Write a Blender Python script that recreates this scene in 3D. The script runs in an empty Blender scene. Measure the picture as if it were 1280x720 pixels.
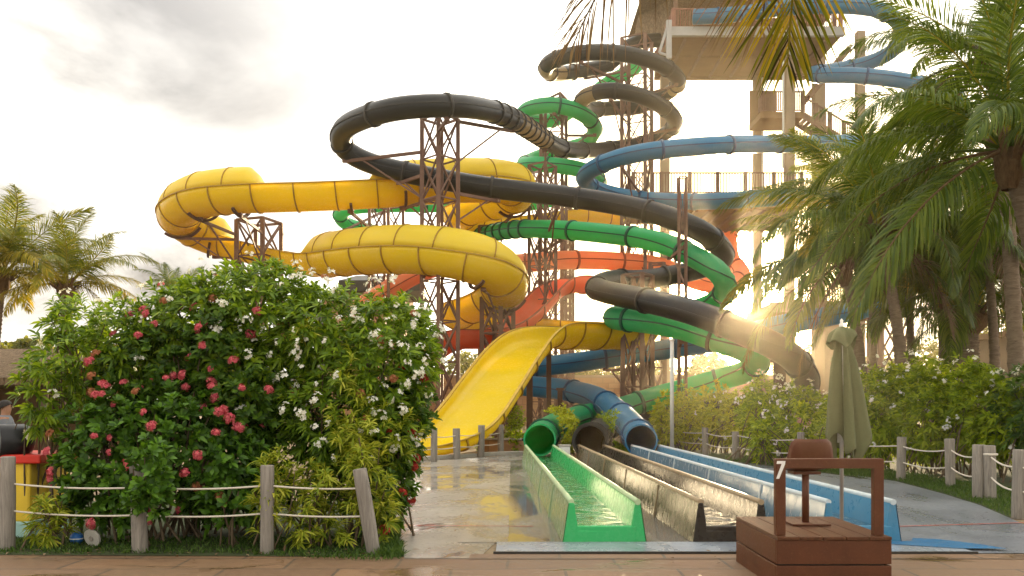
import bpy, bmesh, math, random
import numpy as np
from mathutils import Vector, Matrix, Quaternion

SC = bpy.context.scene
COL = SC.collection
# measured camera: 1050 px focal length, horizon on photo row 507, eye height 1.6 m
FP, CX, HV, EYE = 1050.0, 640.0, 507.0, 1.6
R = math.radians

def P(u, v, Y):
    """point seen at photo pixel (u, v) that stands Y metres away"""
    return Vector(((u - CX) * Y / FP, Y, EYE - (v - HV) * Y / FP))

def G(u, v, z=0.0):
    """point of the ground seen at photo pixel (u, v)"""
    Y = (EYE - z) * FP / (v - HV)
    return Vector(((u - CX) * Y / FP, Y, z))

# ------------------------------------------------------------------ objects
WL = {}
def tag(o, label=None, cat=None, group=None, kind=None):
    if label: o['label'] = label
    if cat: o['category'] = cat
    if group: o['group'] = group
    if kind: o['kind'] = kind
    return o

def thing(name, label, cat, loc, group=None):
    o = bpy.data.objects.new(name, None)
    o.empty_display_size = 0.2
    COL.objects.link(o)
    o.location = loc
    WL[o.name] = Vector(loc)
    return tag(o, label, cat, group)

def link_mesh(name, me, parent=None, base=None):
    o = bpy.data.objects.new(name, me)
    COL.objects.link(o)
    if parent is not None:
        o.parent = parent
        WL[o.name] = WL[parent.name].copy()
    else:
        b = Vector(base) if base is not None else Vector((0, 0, 0))
        o.location = b
        WL[o.name] = b
    return o

def place(name, me, parent, mat4):
    """an object sharing mesh data, placed by a WORLD matrix under its parent"""
    o = bpy.data.objects.new(name, me)
    COL.objects.link(o)
    o.parent = parent
    m = mat4.copy()
    off = WL[parent.name] if parent is not None else Vector((0, 0, 0))
    m.translation = m.translation - off
    o.matrix_local = m
    WL[o.name] = mat4.translation.copy()
    return o

def fast_mesh(name, verts, tris=None, quads=None, smooth=False):
    me = bpy.data.meshes.new(name)
    verts = np.asarray(verts, dtype=np.float32).reshape(-1, 3)
    me.vertices.add(len(verts))
    me.vertices.foreach_set('co', verts.ravel())
    loops, starts, n = [], [], 0
    if tris is not None and len(tris):
        t = np.asarray(tris, dtype=np.int32).reshape(-1, 3)
        loops.append(t.ravel()); starts.append(np.arange(len(t), dtype=np.int32) * 3); n = len(t) * 3
    if quads is not None and len(quads):
        q = np.asarray(quads, dtype=np.int32).reshape(-1, 4)
        loops.append(q.ravel()); starts.append(np.arange(len(q), dtype=np.int32) * 4 + n)
    L = np.concatenate(loops); S = np.concatenate(starts)
    me.loops.add(len(L)); me.loops.foreach_set('vertex_index', L)
    me.polygons.add(len(S)); me.polygons.foreach_set('loop_start', S)
    if smooth:
        me.polygons.foreach_set('use_smooth', np.ones(len(S), dtype=bool))
    me.update(calc_edges=True)
    return me

class MB:
    """collects faces in world coordinates and builds ONE mesh object"""
    def __init__(self): self.v = []; self.f = []; self.sm = []
    def add(self, vs, fs, smooth=False):
        b = len(self.v)
        self.v += [Vector(p) for p in vs]
        self.f += [tuple(i + b for i in f) for f in fs]
        self.sm += [smooth] * len(fs)
        return self
    def box(self, c, s, rz=0.0, rot=None):
        m = rot if rot is not None else Matrix.Rotation(rz, 3, 'Z')
        c = Vector(c); x, y, z = s[0] / 2, s[1] / 2, s[2] / 2
        vs = [c + m @ Vector(p) for p in ((-x,-y,-z),(x,-y,-z),(x,y,-z),(-x,y,-z),(-x,-y,z),(x,-y,z),(x,y,z),(-x,y,z))]
        return self.add(vs, [(3,2,1,0),(4,5,6,7),(0,1,5,4),(1,2,6,5),(2,3,7,6),(3,0,4,7)])
    def beam(self, a, b, w, h=None, up=(0, 0, 1)):
        a, b = Vector(a), Vector(b); h = h or w
        t = (b - a); L = t.length
        if L < 1e-5: return self
        t /= L; up = Vector(up)
        if abs(t.dot(up)) > 0.98: up = Vector((0, 1, 0)) if abs(t.y) < .9 else Vector((1, 0, 0))
        s = t.cross(up).normalized(); n = s.cross(t)
        m = Matrix((s, t, n)).transposed()
        return self.box((a + b) / 2, (w, L, h), rot=m)
    def tube(self, pts, r, n=10, cap=True, smooth=True):
        pts = [Vector(p) for p in pts]
        rr = r if isinstance(r, (list, tuple)) else [r] * len(pts)
        vs, fs = [], []
        prev = None
        for i, p in enumerate(pts):
            t = (pts[min(i + 1, len(pts) - 1)] - pts[max(i - 1, 0)]).normalized()
            if prev is None:
                a = Vector((0, 0, 1)) if abs(t.z) < .9 else Vector((1, 0, 0))
                s = t.cross(a).normalized()
            else:
                s = (prev - t * prev.dot(t)).normalized()
            prev = s; q = t.cross(s)
            for k in range(n):
                an = 2 * math.pi * k / n
                vs.append(p + (s * math.cos(an) + q * math.sin(an)) * rr[i])
        for i in range(len(pts) - 1):
            for k in range(n):
                k2 = (k + 1) % n
                fs.append((i*n+k, i*n+k2, (i+1)*n+k2, (i+1)*n+k))
        self.add(vs, fs, smooth)
        if cap:
            b = len(self.v) - len(vs)
            self.f.append(tuple(b + k for k in reversed(range(n)))); self.sm.append(False)
            self.f.append(tuple(b + (len(pts)-1)*n + k for k in range(n))); self.sm.append(False)
        return self
    def lathe(self, c, prof, n=24, smooth=True):
        c = Vector(c); vs, fs = [], []
        for (r, z) in prof:
            for k in range(n):
                an = 2*math.pi*k/n
                vs.append(c + Vector((r*math.cos(an), r*math.sin(an), z)))
        for i in range(len(prof)-1):
            for k in range(n):
                k2 = (k+1) % n
                fs.append((i*n+k, i*n+k2, (i+1)*n+k2, (i+1)*n+k))
        return self.add(vs, fs, smooth)
    def poly(self, pts): return self.add(pts, [tuple(range(len(pts)))])
    def prism(self, pts, h):
        """polygon of ground points extruded up by h"""
        n = len(pts); pts = [Vector(p) for p in pts]
        vs = pts + [p + Vector((0, 0, h)) for p in pts]
        fs = [tuple(range(n, 2*n))] + [(i, (i+1) % n, n + (i+1) % n, n + i) for i in range(n)]
        return self.add(vs, fs)
    def slab(self, pts, off):
        """polygon extruded by a vector, closed"""
        n = len(pts); pts = [Vector(p) for p in pts]; off = Vector(off)
        vs = pts + [p + off for p in pts]
        fs = [tuple(reversed(range(n))), tuple(range(n, 2*n))] + [(i, (i+1) % n, n + (i+1) % n, n + i) for i in range(n)]
        return self.add(vs, fs)
    def build(self, name, mat, parent=None, base=None, bevel=0.0, label=None):
        off = WL[parent.name] if parent is not None else Vector(base if base is not None else (0, 0, 0))
        me = bpy.data.meshes.new(name)
        me.from_pydata([tuple(p - off) for p in self.v], [], self.f)
        me.polygons.foreach_set('use_smooth', self.sm)
        me.update()
        bm = bmesh.new(); bm.from_mesh(me); bmesh.ops.recalc_face_normals(bm, faces=bm.faces); bm.to_mesh(me); bm.free()
        if mat is not None: me.materials.append(mat)
        o = link_mesh(name, me, parent, off if parent is None else None)
        if bevel:
            b = o.modifiers.new('bevel', 'BEVEL'); b.width = bevel; b.segments = 2; b.limit_method = 'ANGLE'; b.angle_limit = R(40)
        if label: o['label'] = label
        return o

# ------------------------------------------------------------------ paths
def catmull(pts, n=12):
    pts = [Vector(p) for p in pts]
    ext = [pts[0]*2 - pts[1]] + pts + [pts[-1]*2 - pts[-2]]
    out = []; idx = []
    for i in range(1, len(ext) - 2):
        p0, p1, p2, p3 = ext[i-1], ext[i], ext[i+1], ext[i+2]
        d = lambda a, b: max((b - a).length, 1e-4) ** 0.5
        t0 = 0; t1 = t0 + d(p0, p1); t2 = t1 + d(p1, p2); t3 = t2 + d(p2, p3)
        for k in range(n):
            t = t1 + (t2 - t1) * k / n
            A1 = p0*((t1-t)/(t1-t0)) + p1*((t-t0)/(t1-t0))
            A2 = p1*((t2-t)/(t2-t1)) + p2*((t-t1)/(t2-t1))
            A3 = p2*((t3-t)/(t3-t2)) + p3*((t-t2)/(t3-t2))
            B1 = A1*((t2-t)/(t2-t0)) + A2*((t-t0)/(t2-t0))
            B2 = A2*((t3-t)/(t3-t1)) + A3*((t-t1)/(t3-t1))
            out.append(B1*((t2-t)/(t2-t1)) + B2*((t-t1)/(t2-t1))); idx.append(i - 1 + k / n)
    out.append(pts[-1]); idx.append(len(pts) - 1.0)
    return out, idx

def smooth_path(pts, it):
    for _ in range(it):
        pts = [pts[0]] + [(pts[i-1] + pts[i]*2 + pts[i+1]) / 4 for i in range(1, len(pts)-1)] + [pts[-1]]
    return pts

def resample(pts, idx, step):
    out = [pts[0]]; oi = [idx[0]]; acc = 0.0
    for i in range(1, len(pts)):
        a, b = pts[i-1], pts[i]; L = (b - a).length; s = 0.0
        if L < 1e-7: continue
        while acc + (L - s) >= step:
            s += step - acc; acc = 0.0
            out.append(a.lerp(b, s / L)); oi.append(idx[i-1] + (idx[i]-idx[i-1]) * s / L)
        acc += L - s
    out.append(pts[-1]); oi.append(idx[-1])
    return out, oi

def frames(pts):
    fr = []
    for i in range(len(pts)):
        t = (pts[min(i+1, len(pts)-1)] - pts[max(i-1, 0)]).normalized()
        s = t.cross(Vector((0, 0, 1)))
        s = s.normalized() if s.length > 1e-4 else Vector((1, 0, 0))
        fr.append((t, s, s.cross(t)))
    return fr

def sweep(mb, pts, fr, prof, i0=0, i1=None, closed=True, caps=False, smooth=True):
    """prof: list of (side, up) or a function index -> list"""
    i1 = len(pts) - 1 if i1 is None else i1
    vs, fs = [], []; n = None
    for i in range(i0, i1 + 1):
        pr = prof(i) if callable(prof) else prof
        n = len(pr); t, s, q = fr[i]
        vs += [pts[i] + s*a + q*b for a, b in pr]
    m = i1 - i0 + 1
    for i in range(m - 1):
        for k in range(n if closed else n - 1):
            k2 = (k+1) % n
            fs.append((i*n+k, i*n+k2, (i+1)*n+k2, (i+1)*n+k))
    b = len(mb.v)
    mb.add(vs, fs, smooth)
    if caps:
        mb.f.append(tuple(b + k for k in range(n))); mb.sm.append(False)
        mb.f.append(tuple(b + (m-1)*n + k for k in reversed(range(n)))); mb.sm.append(False)
    return mb

def project(p):
    return (CX + FP * p.x / p.y, HV - FP * (p.z - EYE) / p.y)

def nearest_on(path, u, v):
    best = min(range(len(path)), key=lambda i: (project(path[i])[0]-u)**2 + (project(path[i])[1]-v)**2)
    return path[best]

# ------------------------------------------------------------------ materials
MATS = {}
class NT:
    def __init__(self, name):
        self.m = bpy.data.materials.new(name); self.m.use_nodes = True
        self.t = self.m.node_tree; self.t.nodes.clear()
        self.out = self.t.nodes.new('ShaderNodeOutputMaterial')
    def n(self, typ, **kw):
        nd = self.t.nodes.new(typ)
        for k, v in kw.items():
            if k.startswith('i_'):
                nd.inputs[k[2:].replace('_', ' ')].default_value = v
            else: setattr(nd, k, v)
        return nd
    def l(self, a, b): self.t.links.new(a, b)
    def coord(self, kind='Object', scale=(1, 1, 1)):
        c = self.n('ShaderNodeTexCoord'); mp = self.n('ShaderNodeMapping'); mp.inputs['Scale'].default_value = scale
        self.l(c.outputs[kind], mp.inputs['Vector']); return mp.outputs['Vector']
    def noise(self, vec, scale, detail=6, rough=.6, dist=0.0):
        nd = self.n('ShaderNodeTexNoise'); nd.inputs['Scale'].default_value = scale
        nd.inputs['Detail'].default_value = detail; nd.inputs['Roughness'].default_value = rough; nd.inputs['Distortion'].default_value = dist
        self.l(vec, nd.inputs['Vector']); return nd.outputs['Fac']
    def ramp(self, fac, stops, interp='LINEAR'):
        r = self.n('ShaderNodeValToRGB'); r.color_ramp.interpolation = interp
        e = r.color_ramp.elements
        while len(e) < len(stops): e.new(0.5)
        for el, (p, c) in zip(e, stops):
            el.position = p; el.color = (c, c, c, 1) if isinstance(c, (int, float)) else (*c, 1)
        self.l(fac, r.inputs['Fac']); return r.outputs['Color']
    def mix(self, fac, a, b, mode='MIX'):
        m = self.n('ShaderNodeMix', data_type='RGBA', blend_type=mode)
        for k, val in ((0, fac), (6, a), (7, b)):
            s = m.inputs[k]
            if isinstance(val, bpy.types.NodeSocket): self.l(val, s)
            elif isinstance(val, (int, float)): s.default_value = val if k == 0 else (val, val, val, 1)
            else: s.default_value = (*val, 1)
        return m.outputs[2]
    def math(self, op, a, b=0.0):
        m = self.n('ShaderNodeMath', operation=op)
        for s, val in ((m.inputs[0], a), (m.inputs[1], b)):
            if isinstance(val, bpy.types.NodeSocket): self.l(val, s)
            else: s.default_value = val
        return m.outputs[0]
    def bump(self, h, strength=.3, dist=.02):
        b = self.n('ShaderNodeBump'); b.inputs['Strength'].default_value = strength; b.inputs['Distance'].default_value = dist
        self.l(h, b.inputs['Height']); return b.outputs['Normal']
    def bsdf(self, col, rough=.5, spec=.5, metal=0.0, normal=None, coat=0.0):
        p = self.n('ShaderNodeBsdfPrincipled')
        for key, val in (('Base Color', col), ('Roughness', rough), ('Metallic', metal)):
            s = p.inputs[key]
            if isinstance(val, bpy.types.NodeSocket): self.l(val, s)
            else: s.default_value = (*val, 1) if key == 'Base Color' else val
        p.inputs['Specular IOR Level'].default_value = spec
        p.inputs['Coat Weight'].default_value = coat
        if normal is not None: self.l(normal, p.inputs['Normal'])
        return p.outputs['BSDF']
    def transl(self, col, sh, amount):
        t = self.n('ShaderNodeBsdfTranslucent')
        if isinstance(col, bpy.types.NodeSocket): self.l(col, t.inputs['Color'])
        else: t.inputs['Color'].default_value = (*col, 1)
        m = self.n('ShaderNodeMixShader'); m.inputs[0].default_value = amount
        self.l(sh, m.inputs[1]); self.l(t.outputs[0], m.inputs[2]); return m.outputs[0]
    def done(self, sh):
        self.l(sh, self.out.inputs['Surface']); return self.m

def scale_c(c, k): return tuple(min(1, x*k) for x in c)

def m_fibre(name, col, trans=.25, rough=.28, stain=.35, tcol=None, streak=False, bump=.10):
    """weathered gel-coat fibreglass, slightly translucent"""
    t = NT(name); v = t.coord('Object', (1, 1, .35) if streak else (1, 1, 1))
    a = t.noise(v, 1.1, 8, .65); b = t.noise(v, 9, 5, .7)
    c = t.mix(t.ramp(a, [(.35, 0.0), (.75, stain)]), col, scale_c(col, .55))
    fd = t.noise(t.coord('Object', (.5, .5, 2.2)), .9, 6, .6, .8)
    c = t.mix(t.ramp(fd, [(.48, 0.0), (.72, stain*.7)]), c, scale_c(tuple(.5*x + .5*max(col) for x in col), .9))
    c = t.mix(t.ramp(b, [(.55, 0.0), (.8, stain*.6)]), c, scale_c((max(col)*.75 + .06,)*3, 1))
    rg = t.ramp(b, [(.3, rough), (.75, rough + .2)])
    sh = t.bsdf(c, rg, .28, normal=t.bump(b, bump, .01))
    if trans: sh = t.transl(tcol or c, sh, trans)
    return t.done(sh)

def m_paint(name, col, rough=.5, var=.3, dirt=None, scale=3.0, metal=0.0, spec=.3):
    t = NT(name); v = t.coord()
    a = t.noise(v, scale, 7, .65); b = t.noise(v, scale*8, 4, .6)
    c = t.mix(t.ramp(a, [(.3, 0.0), (.75, 1.0)]), scale_c(col, 1 + var*.5), scale_c(col, 1 - var))
    if dirt: c = t.mix(t.ramp(b, [(.52, 0.0), (.75, .75)]), c, dirt)
    return t.done(t.bsdf(c, t.ramp(b, [(.3, rough), (.8, min(1, rough+.2))]), spec, metal, t.bump(b, .2, .008)))

def m_leaf(name, c1, c2, c3, trans=.35, rough=.45, spec=.4, tk=1.5, gl=.55):
    """foliage: every leaf its own tone between three greens"""
    t = NT(name)
    g = t.n('ShaderNodeNewGeometry')
    c = t.ramp(g.outputs['Random Per Island'], [(0, c1), (.5, c2), (1, c3)])
    tc = t.mix(1.0, c, (tk*1.15, tk, tk*.45), 'MULTIPLY')
    sh = t.bsdf(c, rough + .08, spec*gl)
    return t.done(t.transl(tc, sh, trans))

def m_wood(name, col, dark, scale=(14, 1.2, 14), rough=.7):
    t = NT(name); v = t.coord('Object', scale)
    a = t.noise(v, 1.6, 9, .7, 1.0); b = t.noise(t.coord(), 2.2, 4)
    c = t.mix(t.ramp(a, [(.3, 0.0), (.7, 1.0)]), dark, col)
    c = t.mix(t.ramp(b, [(.45, 0.0), (.8, .5)]), c, scale_c(col, .6))
    return t.done(t.bsdf(c, rough, .2, normal=t.bump(a, .5, .01)))

def m_thatch(name):
    t = NT(name); a = t.noise(t.coord('Object', (7, 1.4, 1.4)), 3.0, 8, .75, .5); b = t.noise(t.coord('Object', (1, 5, 5)), 1.2, 5, .6); d = t.noise(t.coord(), 16, 6, .7)
    c = t.mix(t.ramp(a, [(.36, 0.0), (.62, 1.0)]), (.085, .055, .032), (.30, .21, .13))
    c = t.mix(t.ramp(b, [(.4, 0.0), (.7, .6)]), c, (.12, .085, .055)); c = t.mix(t.ramp(d, [(.5, 0.0), (.75, .5)]), c, (.4, .3, .2))
    return t.done(t.bsdf(c, .95, .15, normal=t.bump(a, 1.0, .08)))
M = {}
M['black'] = m_fibre('black_fibreglass', (.014, .0138, .0135), trans=.03, rough=.30, stain=.3, tcol=(.35, .2, .08))
M['clear'] = m_fibre('amber_clear_fibreglass', (.17, .135, .085), trans=.5, rough=.2, stain=.4, tcol=(.65, .5, .28))
M['green'] = m_fibre('green_fibreglass', (.03, .33, .15), trans=.36, rough=.30, tcol=(.12, .85, .25))
M['green_lane'] = m_fibre('green_gelcoat', (.045, .42, .13), trans=0, rough=.18, stain=.12)
M['blue'] = m_fibre('blue_fibreglass', (.022, .155, .29), trans=.15, rough=.32, tcol=(.08, .42, .7))
M['blue_lane'] = m_fibre('pale_blue_gelcoat', (.055, .22, .36), trans=0, rough=.22, stain=.3)
M['black_lane'] = m_fibre('dark_gelcoat', (.035, .028, .022), trans=0, rough=.2, stain=.1)
M['yellow'] = m_fibre('yellow_fibreglass', (.84, .66, .018), trans=.38, rough=.16, stain=.2, bump=.035, tcol=(1.0, .72, .03))
M['yellow_dome'] = m_fibre('pale_yellow_fibreglass', (.84, .68, .05), trans=.42, rough=.34, stain=.2, tcol=(1.0, .82, .12))
M['orange'] = m_fibre('orange_fibreglass', (.78, .33, .14), trans=.5, rough=.35, stain=.25, tcol=(1.0, .36, .12))
M['red'] = m_fibre('red_orange_fibreglass', (.68, .14, .045), trans=.36, rough=.32, stain=.25, tcol=(1.0, .2, .06))
M['yellow_rim'] = m_paint('worn_yellow_rim', (.48, .30, .035), .4, .3)
M['joint'] = m_paint('dark_joint', (.035, .03, .025), .5)
M['green_joint'] = m_paint('dark_green_joint', (.012, .09, .05), .45)
M['blue_joint'] = m_paint('dark_blue_joint', (.02, .075, .16), .45)
M['yellow_joint'] = m_paint('brown_yellow_joint', (.36, .21, .02), .5)
M['orange_joint'] = m_paint('brown_orange_joint', (.3, .07, .02), .5)
M['steel'] = m_paint('brown_painted_steel', (.165, .088, .06), .55, .25, dirt=(.25, .12, .06))
M['steel_dark'] = m_paint('dark_brown_steel', (.09, .045, .028), .6, .25, dirt=(.16, .07, .03))
M['concrete'] = m_paint('beige_concrete', (.30, .22, .145), .85, .18, dirt=(.3, .23, .16), scale=.6)
M['soffit'] = m_paint('tan_soffit', (.21, .12, .055), .8, .2, dirt=(.24, .14, .07), scale=.4)
M['pale_beam'] = m_paint('pale_grey_beam', (.38, .37, .35), .7, .15, scale=.6)
M['rail_red'] = m_paint('red_brown_railing', (.27, .12, .08), .6, .25)
M['rail_brown'] = m_paint('brown_railing', (.20, .11, .07), .6, .25)
M['thatch'] = m_thatch('thatch')
M['post'] = m_wood('grey_weathered_wood', (.35, .31, .265), (.13, .112, .095), (16, 16, 1.2), .8)
M['rope'] = m_paint('pale_rope', (.62, .56, .47), .8, .2, scale=40)
M['deck_wood'] = m_wood('brown_stained_board', (.135, .05, .02), (.055, .02, .008), (14, 1.2, 14), .5)
M['deck_paint'] = m_paint('brown_painted_wood', (.098, .028, .008), .5, .25, dirt=(.14, .055, .022), scale=5)
M['chair'] = m_paint('brown_plastic', (.10, .028, .010), .42, .15, scale=4)
M['canvas'] = m_paint('olive_canvas', (.125, .132, .062), .85, .15, scale=6)
M['white'] = m_paint('white_paint', (.78, .77, .74), .5, .08)
M['grey_pole'] = m_paint('pale_grey_pole', (.55, .55, .52), .5, .12)
M['metal'] = m_paint('worn_metal', (.45, .44, .42), .35, .2, metal=.8)
M['trunk'] = m_wood('palm_bark', (.27, .20, .14), (.10, .07, .045), (3, 3, 13), .9)
M['stem'] = m_wood('brown_stem', (.17, .12, .075), (.07, .05, .03), (12, 12, 2), .9)
M['boot'] = m_wood('palm_fibre', (.20, .12, .06), (.07, .04, .02), (8, 8, 3), .95)
M['frond'] = m_leaf('palm_leaflets', (.042, .08, .007), (.08, .13, .011), (.15, .195, .018), .42, .34, .5, 1.5, .5)
M['frond_warm'] = m_leaf('yellowing_palm_leaflets', (.13, .15, .012), (.27, .25, .018), (.42, .32, .03), .45, .45, .4)
M['frond_light'] = m_leaf('light_palm_leaflets', (.09, .13, .010), (.17, .20, .016), (.32, .29, .03), .45, .35, .45, 1.4, .9)
M['frond_gold'] = m_leaf('mixed_dying_leaflets', (.022, .018, .008), (.15, .17, .015), (.44, .31, .02), .40, .45, .4, 1.2)
M['frond_dead'] = m_leaf('dry_palm_leaflets', (.13, .08, .045), (.21, .14, .085), (.30, .22, .14), .25, .7, .2, 1.0)
M['leaf_dark'] = m_leaf('dark_green_leaves', (.026, .062, .007), (.055, .118, .010), (.11, .20, .016), .34, .35, .5)
M['leaf_mid'] = m_leaf('mid_green_leaves', (.055, .11, .007), (.125, .215, .012), (.26, .37, .022), .42, .38, .5)
M['leaf_broad'] = m_leaf('glossy_broad_leaves', (.03, .075, .009), (.06, .14, .013), (.13, .27, .022), .32, .30, .5)
M['leaf_yellow'] = m_leaf('variegated_leaves', (.11, .17, .010), (.26, .32, .018), (.48, .47, .06), .34, .45, .4, 1.3)
M['leaf_hedge'] = m_leaf('hedge_leaves', (.09, .15, .007), (.19, .28, .010), (.35, .43, .02), .50, .42, .4)
M['leaf_lime'] = m_leaf('lime_hedge_leaves', (.16, .20, .010), (.30, .34, .016), (.48, .46, .03), .42, .42, .4)
M['leaf_gold'] = m_leaf('sunlit_tree_leaves', (.09, .11, .02), (.14, .16, .03), (.22, .21, .04), .45, .5, .3)
M['grass'] = m_leaf('grass_blades', (.03, .065, .012), (.055, .105, .018), (.09, .15, .03), .3, .5, .3)
M['petal_red'] = m_leaf('coral_red_petals', (.54, .06, .10), (.68, .12, .16), (.76, .24, .23), .25, .5, .3, .8)
M['petal_dark'] = m_leaf('deep_red_petals', (.32, .015, .015), (.46, .03, .025), (.55, .07, .04), .25, .5, .3, .8)
M['petal_faded'] = m_leaf('faded_orange_petals', (.34, .11, .05), (.45, .17, .08), (.52, .25, .12), .25, .6, .3, .8)
M['petal_white'] = m_leaf('white_petals', (.78, .76, .66), (.86, .85, .78), (.90, .90, .86), .25, .5, .3, .8)

M['green_side'] = m_fibre('weathered_sheen_green_side', (.24, .36, .17), trans=0, rough=.16, stain=.5, streak=True)  # pale tone is part grime, part wall sheen painted into the colour
M['black_side'] = m_fibre('weathered_sheen_brown_side', (.115, .085, .05), trans=0, rough=.18, stain=.5, streak=True)  # golden brown is sky reflection put into the base colour; streaks are stains
M['blue_side'] = m_fibre('weathered_sheen_pale_blue_side', (.11, .22, .32), trans=0, rough=.14, stain=.5, streak=True)  # pale steel tone paints the reflected light; streaks are stains
# ------------------------------------------------------------------ slides
PATHS = {}
RT = .46     # radius of a tube slide

def ring_mesh(name, mat, r, w=.07, h=.055, n=20):
    """a bolted joint collar round a tube, axis along local Y"""
    prof = [(r - .01, -w), (r + h, -w), (r + h, w), (r - .01, w)]
    vs, fs = [], []
    for k in range(n):
        a = 2*math.pi*k/n
        for rr, y in prof: vs.append((rr*math.cos(a), y, rr*math.sin(a)))
    for k in range(n):
        b, c = k*4, ((k+1) % n)*4
        for j in range(3): fs.append((b+j, b+j+1, c+j+1, c+j))
    me = bpy.data.meshes.new(name); me.from_pydata(vs, [], fs); me.update()
    me.polygons.foreach_set('use_smooth', [i % 3 == 1 for i in range(len(fs))])
    me.materials.append(mat); return me

def circle_prof(r, n=20):
    return [(r*math.cos(2*math.pi*k/n), r*math.sin(2*math.pi*k/n)) for k in range(n)]

def make_path(ctrl, step, it=24):
    pts, idx = catmull([P(*c[:3]) for c in ctrl], 14)
    pts = smooth_path(pts, it)
    return resample(pts, idx, step)

def tube_slide(key, name, label, cat, ctrl, mat, jmat, clear=(), base=None, spacing=3.3, tight=(), r=RT):
    pts, idx = make_path(ctrl, .30)
    PATHS[key] = pts
    fr = frames(pts)
    root = thing(name, label, cat, base if base is not None else (pts[-1].x, pts[-1].y, 0))
    # stretches of shell, the amber clear ones are parts of their own
    marks = [(0, len(pts)-1, False)]
    cuts = []
    for a, b in clear:
        ia = min(range(len(idx)), key=lambda i: abs(idx[i]-a)); ib = min(range(len(idx)), key=lambda i: abs(idx[i]-b))
        cuts.append((ia, ib))
    cuts.sort(); segs = []; cur = 0
    for ia, ib in cuts:
        if ia > cur: segs.append((cur, ia, False))
        segs.append((ia, ib, True)); cur = ib
    segs.append((cur, len(pts)-1, False))
    pr = circle_prof(r)
    for a, b, cl in segs:
        mb = MB(); sweep(mb, pts, fr, pr, a, b)
        last = b == len(pts)-1
        if last:   # inner lining and end ring at the open mouth
            k0 = max(a, b - 40)
            sweep(mb, pts, fr, circle_prof(r - .045), k0, b)
            t, s, q = fr[b]; n = 20; vs = []
            for rr in (r, r - .045): vs += [pts[b] + s*(rr*math.cos(2*math.pi*k/n)) + q*(rr*math.sin(2*math.pi*k/n)) for k in range(n)]
            mb.add(vs, [(k, (k+1) % n, n+(k+1) % n, n+k) for k in range(n)])
        mb.build('clear_section' if cl else 'tube', M['clear'] if cl else mat, root)
    # horizontal seams on both sides
    mb = MB()
    for sg in (1, -1):
        sweep(mb, pts, fr, [(sg*(r-.01), -.03), (sg*(r+.035), -.03), (sg*(r+.035), .03), (sg*(r-.01), .03)], smooth=False)
    mb.build('seam', jmat, root)
    # joint collars
    ring = ring_mesh('flange', jmat, r)
    stepn = max(1, int(spacing/.30)); tightn = max(1, int(1.15/.30))
    i = stepn // 2; cnt = 0; jr = random.Random(len(pts))
    while i < len(pts) and cnt < 95:
        t, s, q = fr[i]
        m = Matrix((s, t, q)).transposed().to_4x4(); m.translation = pts[i]
        place('flange', ring, root, m); cnt += 1
        i += tightn if any(a <= idx[i] <= b for a, b in tight) else stepn + jr.choice((-2, -1, 0, 0, 1, 2))
    return root

BLACK = [(832,50,56.5),(811,51,56.5),(787,56,56),(763,80,55.5),(733,87,54.5),(703,92,53),(684,90,51.2),(683,82,50),(694,74,49.3),(729,66,48.8),(770,66,48.8),(806,73,49.3),(832,84,50.2),
 (847,97,51.5),(846,108,53),(834,118,54.5),(805,132,55.5),(770,135,55),(746,137,53.8),(730,131,52),(729,123,50.6),(740,117,49.6),(763,113,49),(798,119,49),(825,131,49.8),(842,146,51.2),
 (842,158,53),(831,168,54.3),(808,178,54.6),(776,184,53.5),(747,187.5,51.8),(724,188,49.8),(704,186,47.6),(682,175,44.3),(661,161,41),(643,150,38.8),(612,138,36.2),(562,132,34),(500,135,33.7),(455,147,34.8),
 (427,164,36.4),(430,186,37.6),(457,202,37.8),(500,214,37.5),(555,225,37.5),(622,236,37.6),(700,244.5,37.4),(775,256,36.7),(825,268,35.8),(875,288,35),(900,308,36),(903,325,37.8),
 (872,337,39),(846,343,39.4),(803,350,38.8),(765,350,37.3),(745,359,35.6),(757,365,34.2),(800,374,32.2),(869,391,29.8),(925,413,28.6),(979,438,28.4),(1002,460,29.4),(1008,480,31),(998,496,32.6),(960,505,33.2),
 (900,513,35.2),(800,523,35.6),(768,530,33),(750,540,29),(740,548.5,26),(738,550.5,24.4),(738,551,23.4)]
black_slide = tube_slide('black', 'tube_slide', 'long black tube slide coiling down from the tower to the middle dark run-out lane', 'water slide', BLACK, M['black'], M['joint'],
    clear=[(5,7.2),(19.6,21.2),(13.2,14.4),(33.0,35.0)], tight=[(32.6,35.6)])
GREEN = [(800,78,57),(791,87,57),(764,101,56.4),(735,122,56),(700,148,55),(668,151,53.6),(653,146,52.2),(660,136,51),(690,131,50.2),(720,138,50.6),(740,152,52),(744,165,53.4),(730,180,55.4),(698,188,56),(666,199,55),(654,206,53.4),
 (664,205,51.4),(707,208,50.6),(735,215,51),(750,228,53),(736,240,55),(700,248,56),(654,256,56.4),(560,257,55.6),(455,257,54),(426,264,55),(431,279,57),(460,288,58),(520,296,57),(575,301,53),
 (600,295,49),(640,286.5,45),(700,287,42),(765,293,39.5),(803,298,38.1),(838,307,36.7),(872,323,35.3),(900,342,34.4),(908,358,34.6),(900,372,35.8),(880,384,37),(845,392,38),(805,394,38.2),(772,395,36.8),
 (770,398.5,34.6),(800,401,33.4),(850,409,32.4),(900,426,31.2),(926,435,31),(944,445,31.4),(946,455,32.4),(936,463,33.6),(909,472,35.2),(870,483,35.4),(812,499,34.8),(778,510,34.4),(736,519,32.8),(703,529,29.8),(683,540,26.8),(675,548.5,24.8),(674.6,550,23.4)]
green_slide = tube_slide('green', 'tube_slide', 'green tube slide winding down from the tower to the bright green run-out lane', 'water slide', GREEN, M['green'], M['green_joint'], tight=[(29.0,31.3)])
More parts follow.
